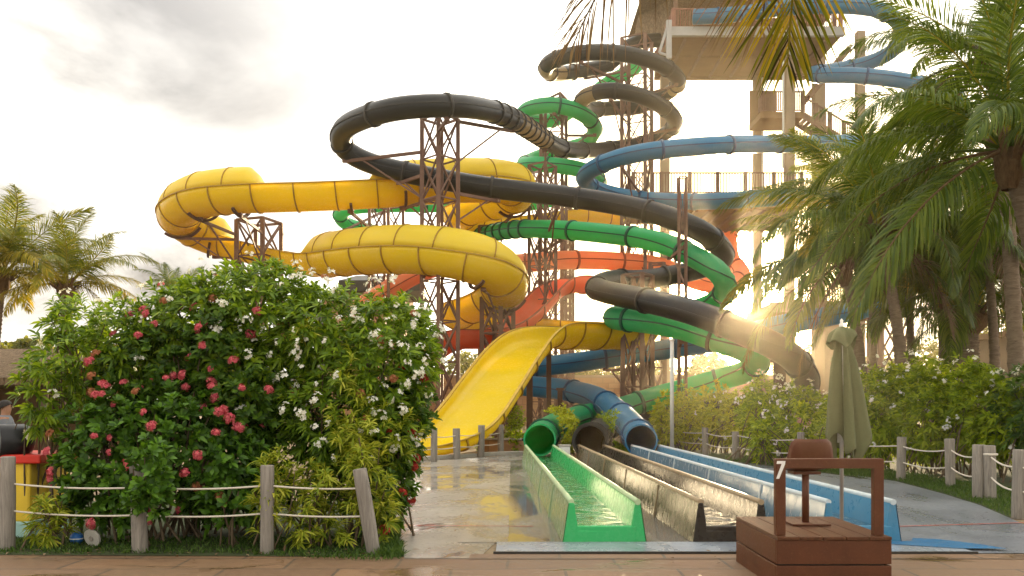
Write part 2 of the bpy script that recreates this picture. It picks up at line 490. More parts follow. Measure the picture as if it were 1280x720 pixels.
BLUE = [(867,21,52.6),(873,21,52.5),(920,18,52.2),(990,9,50.6),(1060,7,50),(1100,13,50.2),(1122,28,51.2),(1126,46,52.6),(1116,64,54),(1085,79,55),(1040,88,54.6),(1016,92,53.2),(1020,94,51.8),(1062,94,50.4),(1125,100,50),
 (1185,116,51),(1206,138,52.6),(1170,163,52.4),(1080,177,49.6),(1000,180,47),(925,180.5,45),(875,183,44),(812,189,43.8),(775,197,44.3),(746,208,45.4),(730,221,47),(738,233,48.6),(766,243,49.5),(810,250,49.2),(875,252,47.6),(912,250.5,46.4),
 (950,248,45.5),(1010,246,44.2),(1080,252,43.2),(1150,275,42.2),(1180,310,41.2),(1150,350,40),(1090,383,38.8),(1049,392.5,38.4),(1015,399,38.3),(967,408,38.5),(891,428,39),(812,439.5,39.4),(756,448,39.4),(706,455,39.4),(667,459,39.4),
 (640,465,39.2),(632,473,38.6),(642,480,38),(664,483,37.5),(690,485,37),(716,489,36),(740,495,34.4),(757,504,32.4),(773,517,29.8),(788,532,27),(798,545,25),(801,550,24),(801.5,550.5,23.3)]
blue_slide = tube_slide('blue', 'tube_slide', 'blue tube slide curling from the top of the tower to the pale blue run-out lane', 'water slide', BLUE, M['blue'], M['blue_joint'])
ORANGE = [(925,270,60),(912,292,60.5),(915,325,60),(930,342,58.5),(905,356,55.5),(870,352,53.5),(830,333,52),(760,326,51),(700,325,50),(668,328,48.6),(640,330,48.8),(600,331,49),(548,333,48.4),(515,345,47.4),(480,366,46.6),(440,392,46)]
orange_tube = tube_slide('orange', 'tube_slide', 'hazy orange tube slide far behind the steel lattice towers', 'water slide', ORANGE, M['orange'], M['orange_joint'], base=tuple(P(830, 333, 52).xy) + (0,), r=.55)
tag(black_slide, group='tube slides'); tag(green_slide, group='tube slides'); tag(blue_slide, group='tube slides'); tag(orange_tube, group='tube slides')

# ---- open flumes
def trough_prof(rad, h, e, th=.05, n=18):
    out = []
    for k in range(n+1):
        a = math.pi*k/n; c, s = math.cos(a), math.sin(a)
        out.append((rad*math.copysign(abs(c)**e, c), -h*abs(s)**e))
    inner = []
    for k in range(n+1):
        a = math.pi*(n-k)/n; c, s = math.cos(a), math.sin(a)
        inner.append(((rad-th)*math.copysign(abs(c)**e, c), -(h-th)*abs(s)**e))
    return out + inner

def flume(key, name, label, cat, ctrl, mat, domemat, jmat, rad, domes=(), base=None, ribs=1.9, it=24, rimmat=None):
    """ctrl: (u, v, Y, depth of trough, roundness)"""
    pts, idx = make_path(ctrl, .30, it)
    PATHS[key] = pts
    fr = frames(pts); PATHF[key] = (fr, rad)
    hs = [c[3] if len(c) > 3 else rad for c in ctrl]; es = [c[4] if len(c) > 4 else 1.0 for c in ctrl]
    ws = [c[5] if len(c) > 5 else rad for c in ctrl]
    def at(arr, i):
        x = idx[i]; a = int(min(x, len(arr)-2)); f = x - a; f = f*f*(3-2*f)
        return arr[a] + (arr[a+1]-arr[a])*f
    root = thing(name, label, cat, base if base is not None else (pts[0].x, pts[0].y, 0))
    fn = lambda i: trough_prof(at(ws, i), at(hs, i), at(es, i))
    mb = MB(); sweep(mb, pts, fr, fn, caps=True); mb.build('trough', mat, root)
    mb = MB()
    for sg in (1, -1):
        f2 = lambda i: [(sg*(at(ws, i)-.055), -.03), (sg*(at(ws, i)+.06), -.03), (sg*(at(ws, i)+.06), .010), (sg*(at(ws, i)-.055), .010)]
        sweep(mb, pts, fr, f2, smooth=False, caps=True)
    mb.build('rim', rimmat or jmat, root)
    for d in domes:
        a, b, kind = d[0], d[1], d[2]
        ia = min(range(len(idx)), key=lambda i: abs(idx[i]-a)); ib = min(range(len(idx)), key=lambda i: abs(idx[i]-b))
        n = 14; a0, a1 = kind
        pr = [((rad-.02)*math.cos(a0+(a1-a0)*k/n), (rad-.02)*math.sin(a0+(a1-a0)*k/n)+.02) for k in range(n+1)]
        pr += [((rad-.07)*math.cos(a1+(a0-a1)*k/n), (rad-.07)*math.sin(a1+(a0-a1)*k/n)+.02) for k in range(n+1)]
        def hf(i):   # the cover closes down to the rim at both ends
            q = min(i - ia, ib - i)*.30/.75
            return math.sin(math.pi/2*min(1, max(.03, q)))**.7
        mb = MB(); sweep(mb, pts, fr, lambda i: [(x, .02 + (z - .02)*hf(i)) for x, z in pr], ia, ib, caps=True); dm = mb.build('dome_cover', domemat, root)
        k = ia + 5
        while k < ib - 4:
            po = [(x*1.03, y*1.03) for x, y in pr[:n+1]]; pi = [(x*.985, y*.985) for x, y in reversed(pr[:n+1])]
            po = [(x, z*hf(k)) for x, z in po]; pi = [(x, z*hf(k)) for x, z in pi]
            mb = MB(); sweep(mb, [pts[k] - fr[k][0]*.025, pts[k] + fr[k][0]*.025], [fr[k]]*2, po + pi, caps=True)
            mb.build('dome_rib', jmat, dm)
            k += int(ribs/.30)
    i = int(ribs/.6); cnt = 0
    while i < len(pts) and cnt < 90:
        sub = [pts[i] - fr[i][0]*.03, pts[i] + fr[i][0]*.03]
        w, h, e = at(ws, i), at(hs, i), at(es, i)
        pr = trough_prof(w + .05, h + .05, e, .07)
        mb = MB(); sweep(mb, sub, [fr[i]]*2, pr, caps=True); mb.build('rib', jmat, root); cnt += 1
        i += int(ribs/.30)
    return root

FULL = (0.0, math.pi); 
YR = 1.05
PATHF = {}
YEL = [(775,262,55.5),(735,264,55),(690,268,54),(640,274,52.5),(598,275,50.5),(575,267,48.4),(583,258,46.4),(612,251,45.4),(640,243,44),(645,232,42.4),(618,226,41),(560,226,40),(500,230,39.3),(400,235,38.8),(300,238,38.8),(250,244,39.8),(224,260,41.6),
 (230,277,44),(264,294,45.4),(320,306,45),(375,317,43),(405,319,40.6),(432,316,38.6),(480,312,36.8),(540,313,35.6),(598,324,35),(626,341,36),(630,358,38),(608,371,40),(582,379,41.2),(572,387,42.8),(592,394,44.4),(640,398,45),(700,402,45),(752,404,43.6),
(788,405,42.2),(800,406,40.2),(785,407,38),(750,407,36.6),(715,406,35.4,1.05,.95),(686,406,34.2,.95,.8,1.1),(662,416,32.9,.75,.6,1.15),(633,449,30.8,.58,.48,1.2),(606,488,29.0,.5,.42,1.22),(583,519,27.7,.46,.40,1.25),(559,542,26.7,.42,.40,1.25),(522,557,26.0,.36,.40,1.25),(470,560,25.7,.34,.40,1.25),(430,560,25.6,.34,.40,1.25)]
yellow_flume = flume('yellow', 'raft_slide', 'wide open yellow raft slide with half-domed curves and a broad final chute', 'water slide', YEL, M['yellow'], M['yellow_dome'], M['yellow_joint'], YR,
    domes=[(8.4,12.35,FULL),(13.65,18.4,FULL),(20.9,27.6,FULL)], base=tuple(P(600, 488, 27.2).xy) + (0,), rimmat=M['yellow_rim'])
RED = [(742,350,47),(715,346,45.6),(692,354,44.6),(672,374,43.2),(650,394,41.8),(628,408,40.6),(600,414,39.6),(574,414,39.6),(550,424,40.4),(530,440,41),(500,460,41)]
red_flume = flume('red', 'open_flume', 'red orange open flume dropping behind the crest of the yellow chute', 'water slide', RED, M['red'], M['red'], M['orange_joint'], .85, base=tuple(P(650, 394, 41.8).xy) + (0,))

# ---- run-out lanes on the ground
DIRX = -23/1050
def lane(root, xc, half, mat, rimmat, sidemat, y0=9.7, y1=23.6, flare=0.0):
    ys = [y0 + (y1-y0)*k/24 for k in range(25)]
    pts = [Vector((xc + DIRX*(y-9.7), y, 0)) for y in reversed(ys)]
    fr = frames(pts)
    k = half/.48
    U = [(-.48*k, 0), (-.41*k, .48), (-.35*k, .48), (-.30*k, .16), (.30*k, .16), (.35*k, .48), (.41*k, .48), (.48*k, 0)]
    mb = MB(); sweep(mb, pts, fr, U, caps=True, smooth=False)
    e = pts[-1]
    mb.box((e.x, e.y + .031, .105), (.72*k, .06, .21))
    ch = mb.build('run_out_channel', mat, root, bevel=.014)
    mb = MB()
    for sg in (1, -1):
        mb.tube([p + Vector((sg*.38*k, 0, .485)) for p in pts], .036, 8)
    mb.build('channel_rim', rimmat, ch)
    for j in (5, 10, 15, 20):
        for sg in (1, -1):
            p = pts[j]; mb = MB(); mb.beam(p + Vector((sg*.492*k, 0, .0)), p + Vector((sg*.422*k, 0, .47)), .05, .02, up=(1, 0, 0)); mb.build('channel_joint', rimmat, ch)
    for sg in (1, -1):
        mb = MB(); sweep(mb, pts, fr, [(sg*(.48*k+.004), .012), (sg*(.412*k+.004), .475)], closed=False, smooth=False); mb.build('channel_side_sheen', sidemat, ch)  # thin outer skin whose colour carries the painted sheen of the wall
    w = MB(); w.poly([pts[0] + Vector((-.305*k, 0, .178)), pts[-1] + Vector((-.305*k, .07, .178)), pts[-1] + Vector((.305*k, .07, .178)), pts[0] + Vector((.305*k, 0, .178))])
    w.build('water', M['water'], ch)

def m_water(name, col):
    t = NT(name); v = t.coord('Object', (1.0, 1.15, 1))
    h = t.noise(v, 2.3, 3, .5, .8)
    t2 = t.noise(t.coord(), .9, 3)
    tr = t.n('ShaderNodeBsdfTransparent'); tr.inputs[0].default_value = (*col, 1)
    g = t.n('ShaderNodeBsdfGlossy'); g.inputs['Roughness'].default_value = .03
    nb = t.bump(h, 1.0, .16); t.l(nb, g.inputs['Normal'])
    fz = t.n('ShaderNodeFresnel'); fz.inputs['IOR'].default_value = 1.33; t.l(nb, fz.inputs['Normal'])
    mx = t.n('ShaderNodeMixShader'); t.l(t.math('MINIMUM', t.math('MULTIPLY', fz.outputs[0], 1.7), .95), mx.inputs[0]); t.l(tr.outputs[0], mx.inputs[1]); t.l(g.outputs[0], mx.inputs[2])
    return t.done(mx.outputs[0])
M['water'] = m_water('shallow_water', (.92, .96, .93))
M['rim_green'] = m_paint('worn_highlit_green_rim', (.42, .52, .30), .35, .25)  # lane rims: lighter tints paint an edge highlight besides the wear
M['rim_brown'] = m_paint('worn_highlit_brown_rim', (.34, .25, .15), .35, .3)
M['rim_blue'] = m_paint('worn_highlit_pale_rim', (.50, .56, .58), .35, .2)
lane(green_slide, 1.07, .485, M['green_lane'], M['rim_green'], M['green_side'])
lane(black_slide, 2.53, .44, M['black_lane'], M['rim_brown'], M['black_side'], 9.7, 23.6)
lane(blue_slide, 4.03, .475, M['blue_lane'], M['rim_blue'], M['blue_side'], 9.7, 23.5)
# ------------------------------------------------------------------ steel lattice towers
def lattice(label, u, Y, half, vtop, rot=45, leg_w=.2, brace_w=.075, bay=1.7, arms=(), cap=True, n=4, z0=0.0):
    c = P(u, HV, Y); zt = P(u, vtop, Y).z
    root = thing('lattice_tower', label, 'steel tower', (c.x, c.y, 0), 'lattice towers under the slides')
    rad = half * Y / FP
    cs = [Vector((c.x + rad*math.cos(R(rot+360*k/n)), c.y + rad*math.sin(R(rot+360*k/n)), 0)) for k in range(n)]
    leg = MB(); leg.box((c.x, c.y, (zt+z0)/2), (leg_w, leg_w, zt-z0))
    foot = MB(); foot.box((c.x, c.y, .1), (leg_w*2, leg_w*2, .2))
    first = None
    for p in cs:
        if first is None:
            first = leg.build('leg', M['steel'], root); o = first
        else:
            o = bpy.data.objects.new('leg', first.data); COL.objects.link(o); o.parent = root; WL[o.name] = WL[root.name]
        o.location = (p.x - c.x, p.y - c.y, 0)
    mb = MB(); nb = max(1, round((zt - z0)/bay))
    for k in range(n):
        a, b = cs[k], cs[(k+1) % n]
        for j in range(nb):
            za, zb = z0 + (zt-z0)*j/nb, z0 + (zt-z0)*(j+1)/nb
            up = Vector((0, 0, 1))
            if j: mb.beam(a + up*za, b + up*za, brace_w, brace_w)
            off = (b - a).cross(up).normalized() * .02
            mb.beam(a + up*za + off, b + up*zb + off, brace_w, brace_w)
            mb.beam(b + up*za - off, a + up*zb - off, brace_w, brace_w)
        if cap: mb.beam(a + up*zt, b + up*zt, brace_w*1.5, brace_w*1.5)
    mb.build('bracing', M['steel'], root)
    for (key, uu, vv, dz) in arms:
        tgt = nearest_on(PATHS[key], uu, vv) - Vector((0, 0, dz))
        near = min(cs, key=lambda p: (p.xy - tgt.xy).length)
        z = min(tgt.z - .12, zt - .1)
        a = Vector((near.x, near.y, z)); b = Vector((tgt.x, tgt.y, tgt.z - .06))
        mb = MB(); mb.beam(a, b, .10, .13)
        L = (b - a).length
        if L > 1.2 and z - .55*L > .5:
            mb.beam(Vector((near.x, near.y, z - .5*L)), a.lerp(b, .78), .065, .065)
        # saddle that carries the tube
        mb.beam(b + Vector((0, 0, -.05)), tgt + Vector((0, 0, .12)), .22, .16)
        mb.build('support_arm', M['steel'], root)
        if key in PATHF:   # curved cradle hugging the underside of the trough
            fr, rad = PATHF[key]; pth = PATHS[key]
            i = min(range(len(pth)), key=lambda j: (pth[j] - tgt - Vector((0, 0, dz))).length)
            near_side = 1 if (near.xy - pth[i].xy).dot(fr[i][1].xy) > 0 else -1
            ar = [(-90 + near_side*(-35 + 95*k/10)) for k in range(11)]
            pr = [((rad+.07)*math.cos(R(q)), (rad+.07)*math.sin(R(q))) for q in ar] + [((rad+.19)*math.cos(R(q)), (rad+.19)*math.sin(R(q))) for q in reversed(ar)]
            mb = MB(); sweep(mb, [pth[i] - fr[i][0]*.06, pth[i] + fr[i][0]*.06], [fr[i]]*2, pr, caps=True, smooth=False)
            mb.build('cradle', M['steel_dark'], root)
    return root
KT = RT + .04
lattice('tall brown lattice tower in front of the yellow straight, under the big black loop', 550, 36, 22.5, 149, 0, .17, .06, 1.75,
    arms=[('black',562,132,KT),('black',432,185,KT),('black',640,148,KT),('black',500,214,KT),('black',622,236,KT),('yellow',500,232,1.12)])
lattice('tallest brown lattice tower inside the two upper black coils', 796, 52, 21, 50, 20, .20, .06, 2.4,
    arms=[('black',729,66,KT),('black',840,100,KT),('black',763,113,KT),('black',842,150,KT),('blue',812,189,KT),('blue',775,197,KT),('black',733,87,KT),('black',790,183,KT)])
lattice('brown lattice tower with a pointed top inside the upper green ring', 692, 52, 19, 128, 30, .18, .06, 2.1,
    arms=[('green',690,131,KT),('green',742,160,KT),('green',698,187,KT)])
tp = MB(); top = P(700, 116, 52.4)
for q in ((676, 128, 52), (712, 129, 52.6), (700, 129, 51.2)):
    tp.beam(top, P(*q), .12, .12)
tp.beam(P(700, 130, 52.4), top, .18, .18)
tp.build('pointed_top', M['steel'], bpy.data.objects['lattice_tower.002'])
lattice('brown lattice tower under the second green ring beside the black slide', 678, 45, 17, 207, 10, .17, .055, 1.9,
    arms=[('green',664,205,KT),('black',682,175,KT),('black',700,244,KT),('green',700,287,KT),('yellow',655,273,1.12)])
lattice('brown lattice tower behind the yellow straight with the far green bend', 483, 47, 21, 257, 15, .16, .055, 1.9,
    arms=[('green',431,279,KT),('yellow',440,236,1.12)])
lattice('low brown lattice tower rising from the flowering shrubs inside the yellow bend', 324, 43.4, 27, 277, 25, .2, .075, 1.9,
    arms=[('yellow',300,240,1.12),('yellow',250,246,1.12),('yellow',222,270,1.12),('yellow',264,296,1.12)])
lattice('short brown lattice tower beneath the lower yellow curve', 622, 38.2, 20, 372, 12, .2, .075, 1.6,
    arms=[('yellow',600,326,1.12),('yellow',632,360,1.12),('yellow',600,397,1.12)])
lattice('brown lattice tower under the yellow upper curl by the green slide', 610, 48, 14, 284, 40, .16, .055, 1.9,
    arms=[('yellow',598,276,1.12),('yellow',640,244,1.12),('green',600,295,KT)])
lattice('slim brown lattice tower behind the orange tube, right of the red flume', 709, 56, 8, 262, 20, .2, .07, 2.0, arms=[('yellow',735,264,1.12)])
lattice('brown lattice tower carrying the lower blue tube left of the grey pole', 797, 36.4, 19, 344, 8, .18, .06, 2.1,
    arms=[('blue',756,448,KT),('black',757,352,KT)])
lattice('narrow brown lattice tower crossing in front of the black slide under the walkway', 853, 33.4, 6.2, 222, 45, .065, .022, 3.2,
    arms=[('green',850,409,KT),('green',838,307,KT)])
lattice('brown lattice tower far right of the grey pole behind the green bend', 822, 43, 12, 330, 30, .16, .055, 1.9, arms=[('blue',812,439,KT)])
lattice('brown lattice tower behind the palms with the tall crossed braces', 1112, 46, 26, 395, 40, .25, .1, 3.2)

def steel_post(label, u, Y, vtop, w, mat='steel_dark', arm=None, d=None):
    p = P(u, HV, Y); z = P(u, vtop, Y).z
    root = thing('support_post', label, 'steel post', (p.x, p.y, 0), 'posts under the slides')
    mb = MB(); mb.box((p.x, p.y, z/2), (w, d or w, z)); mb.build('post', M[mat], root, bevel=.012)
    mb = MB(); mb.box((p.x, p.y, .06), (w*1.9, w*1.9, .12)); mb.build('base_plate', M[mat], root)
    mb = MB(); mb.box((p.x, p.y, z + .05), (w*1.5, w*1.5, .1)); mb.build('cap_plate', M[mat], root)
steel_post('thick brown post holding the low end of the black slide', 974.5, 29.4, 453, .34)
steel_post('tall brown post standing under the right edge of the yellow chute', 662, 32.6, 470, .24)
steel_post('shorter brown post under the right edge of the yellow chute', 643, 31.4, 492, .22)
steel_post('thin brown post beneath the grey blue tube', 700, 34, 488, .2)
steel_post('brown post under the back of the yellow chute crest', 686, 35.4, 436, .2)
p = P(840, HV, 27.4)
gp = thing('grey_pole', 'slim pale grey pole in front of the brown lattice tower', 'pole', (p.x, p.y, 0))
mb = MB(); mb.tube([(p.x, p.y, 0), (p.x, p.y, P(840, 426, 27.4).z)], .065, 12); mb.build('shaft', M['grey_pole'], gp)
mb = MB(); mb.lathe((p.x, p.y, P(840, 426, 27.4).z), [(.0, .06), (.075, .05), (.08, 0), (.065, -.02)], 12); mb.build('cap', M['grey_pole'], gp)

# ------------------------------------------------------------------ concrete slide tower
tw = thing('slide_tower', 'tall beige concrete start tower with decks, brown railings and stairs behind the slides', 'tower', (17, 56, 0))
def column(u, Y, w, vtop, vbot=None, mat='concrete'):
    p = P(u, HV, Y); zt = P(u, vtop, Y).z; zb = 0 if vbot is None else P(u, vbot, Y).z
    mb = MB(); mb.box((p.x, p.y, (zt+zb)/2), (w, w, zt-zb)); mb.build('column', M[mat], tw, bevel=.03)
column(946.5, 59, .52, 96); column(986.5, 54.2, .58, 55); column(1023, 59.4, .75, 44); column(1075, 58, .55, 40)
column(1042, 50.4, .75, 398); column(1096, 48.4, .62, 384); column(831, 58.6, .6, 96); 


def railing(a, b, h, mat, posts=6, spacing=.14, thick=.045):
    """one railing from a to b (deck level): rails + balusters, posts as sub-parts"""
    a, b = Vector(a), Vector(b); L = (b - a).length; up = Vector((0, 0, 1)); mb = MB()
    mb.beam(a + up*h, b + up*h, .09, .08); mb.beam(a + up*.12, b + up*.12, .06, .06)
    k = int(L/spacing)
    for i in range(1, k):
        q = a.lerp(b, i/k); mb.beam(q + up*.12, q + up*(h-.02), thick, thick)
    o = mb.build('railing', mat, tw)
    for i in range(posts):
        q = a.lerp(b, i/(posts-1)); m2 = MB(); m2.box(q + up*(h*.5 + .03), (.2, .14, h + .06)); m2.build('railing_post', mat, o)
    return o
# upper platform
A = P(840, 45, 53.0); zs = A.z
X0, X1 = A.x, 20.8
mb = MB(); mb.box(((X0+X1)/2, 56.4, zs + .2), (X1-X0, 6.5, .4)); mb.build('upper_deck', M['soffit'], tw)
mb = MB(); mb.box(((X0+X1)/2 - .1, 53.0, zs + .26), (X1-X0+.5, .28, .56)); mb.build('front_beam', M['pale_beam'], tw)
mb = MB(); mb.box(((X0+X1)/2, 56.1, zs - .06), (X1-X0-.4, .22, .12)); mb.box(((X0+X1)/2, 59.58, zs - .09), (X1-X0, .3, .2)); mb.build('deck_joist', M['soffit'], tw)
for i in range(7):
    x = X0 + .9 + i*(X1 - X0 - 1.8)/6
    mb = MB(); mb.box((x, 56.4, zs - .075), (.16, 6.0, .15)); mb.build('deck_joist', M['rail_brown'], tw)
for (u, va, vb, Y) in ((953, 97, 300, 58.6), (979, 70, 210, 53.8)):
    mb = MB(); mb.tube([P(u, va, Y), P(u, vb, Y)], .07, 8); mb.build('drain_pipe', M['grey_pole'], tw)
railing((X0+.1, 53.1, zs+.5), (X1, 53.1, zs+.5), 1.25, M['rail_red'], 7, .15)
railing((X0+.1, 53.3, zs+.5), (X0+.1, 59.5, zs+.5), 1.25, M['rail_red'], 4, .15)
for u, Y in ((826, 52.6), (986, 53.6)):
    g = P(u+8, 76, Y); g2 = P(u+9, 40, Y)
    mb = MB(); mb.beam(P(u+10, 74, Y), P(u+10, 26, Y), .32, .3); mb.beam(P(u-2, 66, Y), P(u+8, 34, Y), .16, .16); mb.beam(P(u-2, 66, Y), P(u+10, 70, Y), .14, .14)
    mb.build('bracket', M['pale_beam'], tw)
# thatched roof and its hanging side
mb = MB(); zr = zs + 3.6
mb.add([(X0-1.6, 51.5, zr), (X1+1.2, 51.5, zr), (X1+1.2, 61.5, zr), (X0-1.6, 61.5, zr), (X0+3.5, 56.5, zr+5), (X1-3.5, 56.5, zr+5)],
       [(3,2,1,0), (0,1,5,4), (1,2,5), (2,3,4,5), (3,0,4)])
mb.build('roof', M['thatch'], tw)
mb = MB(); mb.slab([P(791, 56, 58), P(835, 47, 55.6), P(838, -25, 55.6), P(806, -25, 58)], (.12, .18, 0)); mb.build('side_panel', M['thatch'], tw)
for x in (X0+.3, (X0+X1)/2, X1-.3):
    mb = MB(); mb.box((x, 53.4, zs+2.05), (.22, .22, 3.1)); mb.build('roof_post', M['rail_brown'], tw)
# mid landing and its stair flight
a = P(950, 148, 55); b = P(1004, 148, 55)
mb = MB(); mb.box(((a.x+b.x)/2, 56.2, a.z+.2), (b.x-a.x, 2.6, .4)); mb.build('landing', M['soffit'], tw)
railing((a.x, 55, a.z+.4), (b.x, 55, a.z+.4), 1.35, M['rail_brown'], 4, .13, .07)
mb = MB(); mb.box(((a.x+b.x)/2 - .6, 57.4, a.z + 1.5), (b.x-a.x-1.2, .12, 2.4)); mb.build('back_panel', M['soffit'], tw)
s0 = Vector((b.x, 55.2, a.z+.3)); s1 = P(1072, 186, 55.2)
mb = MB()
for off in (0, 1.5): mb.beam(s0 + Vector((0, off, 0)), s1 + Vector((0, off, 0)), .12, .34)
for i in range(14):
    q = s0.lerp(s1, (i+.5)/14); mb.box(q + Vector((0, .75, .1)), (.3, 1.5, .06))
mb.build('stair_flight', M['rail_brown'], tw)
railing(s0 + Vector((0, 0, .1)), s1 + Vector((0, 0, .1)), 1.15, M['rail_brown'], 5, .15)
# second flight behind, rising to the upper deck
s2 = P(1012, 120, 58.6); s3 = P(1062, 60, 58.6)
mb = MB()
for off in (0, 1.4): mb.beam(s2 + Vector((0, off, 0)), s3 + Vector((0, off, 0)), .14, .4)
for i in range(14):
    q = s2.lerp(s3, (i+.5)/14); mb.box(q + Vector((0, .7, .1)), (.3, 1.4, .06))
mb.build('stair_flight', M['rail_brown'], tw)
# walkway across the middle
zw = P(900, 243, 50).z; xa, xb = P(792, 243, 50).x, P(1002, 243, 50).x
mb = MB(); mb.box(((xa+xb)/2, 53.2, zw - .2), (xb-xa, 6.4, .4)); mb.build('walkway_deck', M['soffit'], tw)
xs = P(858, 243, 50).x
mb = MB(); mb.box(((xs+xb)/2, 53.0, zw - .66), (xb-xs, 6.3, .5)); mb.build('walkway_soffit', M['soffit'], tw)
mb = MB(); mb.box(((xa+xb)/2, 49.93, zw - .22), (xb-xa+.1, .12, .5)); mb.build('walkway_beam', M['pale_beam'], tw)
for i in range(8):
    x = xs + .6 + i*(xb - xs - 1.2)/7
    mb = MB(); mb.box((x, 53, zw - .97), (.18, 6.0, .13)); mb.build('deck_joist', M['rail_brown'], tw)
railing((xa, 50, zw), (xb, 50, zw), 1.28, M['rail_brown'], 7, .17, .06)
railing((xa, 50.2, zw), (xa, 56, zw), 1.28, M['rail_brown'], 3, .2, .06)
railing((xb, 56.2, zw), (xa+.2, 56.2, zw), 1.28, M['rail_brown'], 6, .2, .06)
# orange door panel under the walkway
mb = MB(); q = P(910, 292, 58); mb.box((q.x, q.y, q.z-.3), (.9, .1, 3.0)); mb.build('orange_panel', M['orange'], tw)
# lower deck behind the palms
zl = P(1000, 382, 50).z; xc, xd = P(962, 380, 50).x, P(1140, 380, 50).x
mb = MB(); mb.box(((xc+xd)/2, 52.5, zl - .15), (xd-xc, 5, .5)); mb.build('lower_deck', M['soffit'], tw)
mb = MB(); mb.box(((xc+xd)/2, 49.9, zl - .1), (xd-xc+.1, .14, .62)); mb.build('lower_beam', M['concrete'], tw)
railing((P(1000, 380, 50).x, 50.05, zl+.12), (xd, 50.05, zl+.12), 1.35, M['rail_brown'], 6, .16, .06)
mb = MB(); mb.beam(P(962, 402, 50.2), P(1004, 388, 50.2), .18, .25); mb.build('diagonal_brace', M['concrete'], tw)
# ------------------------------------------------------------------ plants
def leaf_arrays(pos, dirs, nrm, L, W, droop, rng):
    """N folded, drooping leaves; returns verts, tris"""
    N = len(pos); dirs = dirs/np.linalg.norm(dirs, axis=1, keepdims=True)
    side = np.cross(dirs, nrm); side /= np.maximum(np.linalg.norm(side, axis=1, keepdims=True), 1e-6)
    up = np.cross(side, dirs)
    L = np.broadcast_to(np.asarray(L, float), (N,))[:, None]; W = np.broadcast_to(np.asarray(W, float), (N,))[:, None]
    dz = np.array([[0, 0, -1.0]])
    def at(t, k): return pos + dirs*L*t + dz*L*droop*t*t + up*L*k
    a = at(.38, 0); b = at(.72, 0); tip = at(1.0, 0)
    v = np.stack([pos, a - side*W*.5 + up*W*.14, a, a + side*W*.5 + up*W*.14, b - side*W*.40 + up*W*.10, b, b + side*W*.40 + up*W*.10, tip], 1)
    t0 = np.array([[0,1,2],[0,2,3],[1,4,5],[1,5,2],[2,5,6],[2,6,3],[4,7,5],[5,7,6]])
    tris = (t0[None] + (np.arange(N)*8)[:, None, None]).reshape(-1, 3)
    return v.reshape(-1, 3), tris

def rand_dirs(rng, n):
    v = rng.normal(size=(n, 3)); return v/np.linalg.norm(v, axis=1, keepdims=True)

def lump_points(lumps, n, rng, depth=(.62, 1.04), face=None):
    """points in the outer shell of a union of ellipsoids, with outward normals"""
    C = np.array([l[0] for l in lumps], float); S = np.array([l[1] for l in lumps], float)
    w = (S[:, 0]*S[:, 1] + S[:, 0]*S[:, 2] + S[:, 1]*S[:, 2]); w /= w.sum()
    out_p, out_n = [], []; got = 0
    while got < n:
        k = rng.choice(len(C), size=n*2, p=w); d = rand_dirs(rng, n*2)
        r = rng.uniform(depth[0], depth[1], size=(n*2, 1))
        p = C[k] + S[k]*d*r
        q = ((p[:, None, :] - C[None])/S[None]); rr = np.linalg.norm(q, axis=2); rr[np.arange(len(p)), k] = 9
        ok = (rr.min(1) > .78) & (p[:, 2] > .05) if len(C) > 1 else p[:, 2] > .05
        if face is not None: ok &= (d @ np.array(face)) > -.15
        nn = d/S[k]; nn /= np.linalg.norm(nn, axis=1, keepdims=True)
        out_p.append(p[ok]); out_n.append(nn[ok]); got += ok.sum()
    return np.concatenate(out_p)[:n], np.concatenate(out_n)[:n]

def rosette_leaves(P0, N0, per, L, W, rng, spread=(.5, 1.15), droop=.25, upb=.5, jit=.25):
    """per leaves radiating at each growing tip"""
    n = len(P0)
    ax = N0 + np.array([0, 0, upb]) + rng.normal(size=(n, 3))*jit; ax /= np.linalg.norm(ax, axis=1, keepdims=True)
    ref = np.where(np.abs(ax[:, 2:3]) < .9, np.array([[0, 0, 1.0]]), np.array([[1.0, 0, 0]]))
    e1 = np.cross(ax, ref); e1 /= np.linalg.norm(e1, axis=1, keepdims=True); e2 = np.cross(ax, e1)
    an = rng.uniform(0, 6.283, (n, 1)) + np.arange(per)[None]*2.39996 + rng.normal(size=(n, per))*.2
    ti = rng.uniform(spread[0], spread[1], (n, per))
    d = ax[:, None]*np.cos(ti)[..., None] + (e1[:, None]*np.cos(an)[..., None] + e2[:, None]*np.sin(an)[..., None])*np.sin(ti)[..., None]
    pos = np.repeat(P0[:, None], per, 1) - ax[:, None]*(np.arange(per)[None, :, None]*L*.045)
    nr = np.repeat(ax[:, None], per, 1)
    return leaf_arrays(pos.reshape(-1, 3), d.reshape(-1, 3), nr.reshape(-1, 3), L*rng.uniform(.7, 1.15, n*per), W*rng.uniform(.8, 1.15, n*per), droop, rng)

def np_obj(name, v, tris, mat, parent, quads=None):
    off = np.array(WL[parent.name])
    me = fast_mesh(name, v - off, tris, quads); me.materials.append(mat)
    return link_mesh(name, me, parent)

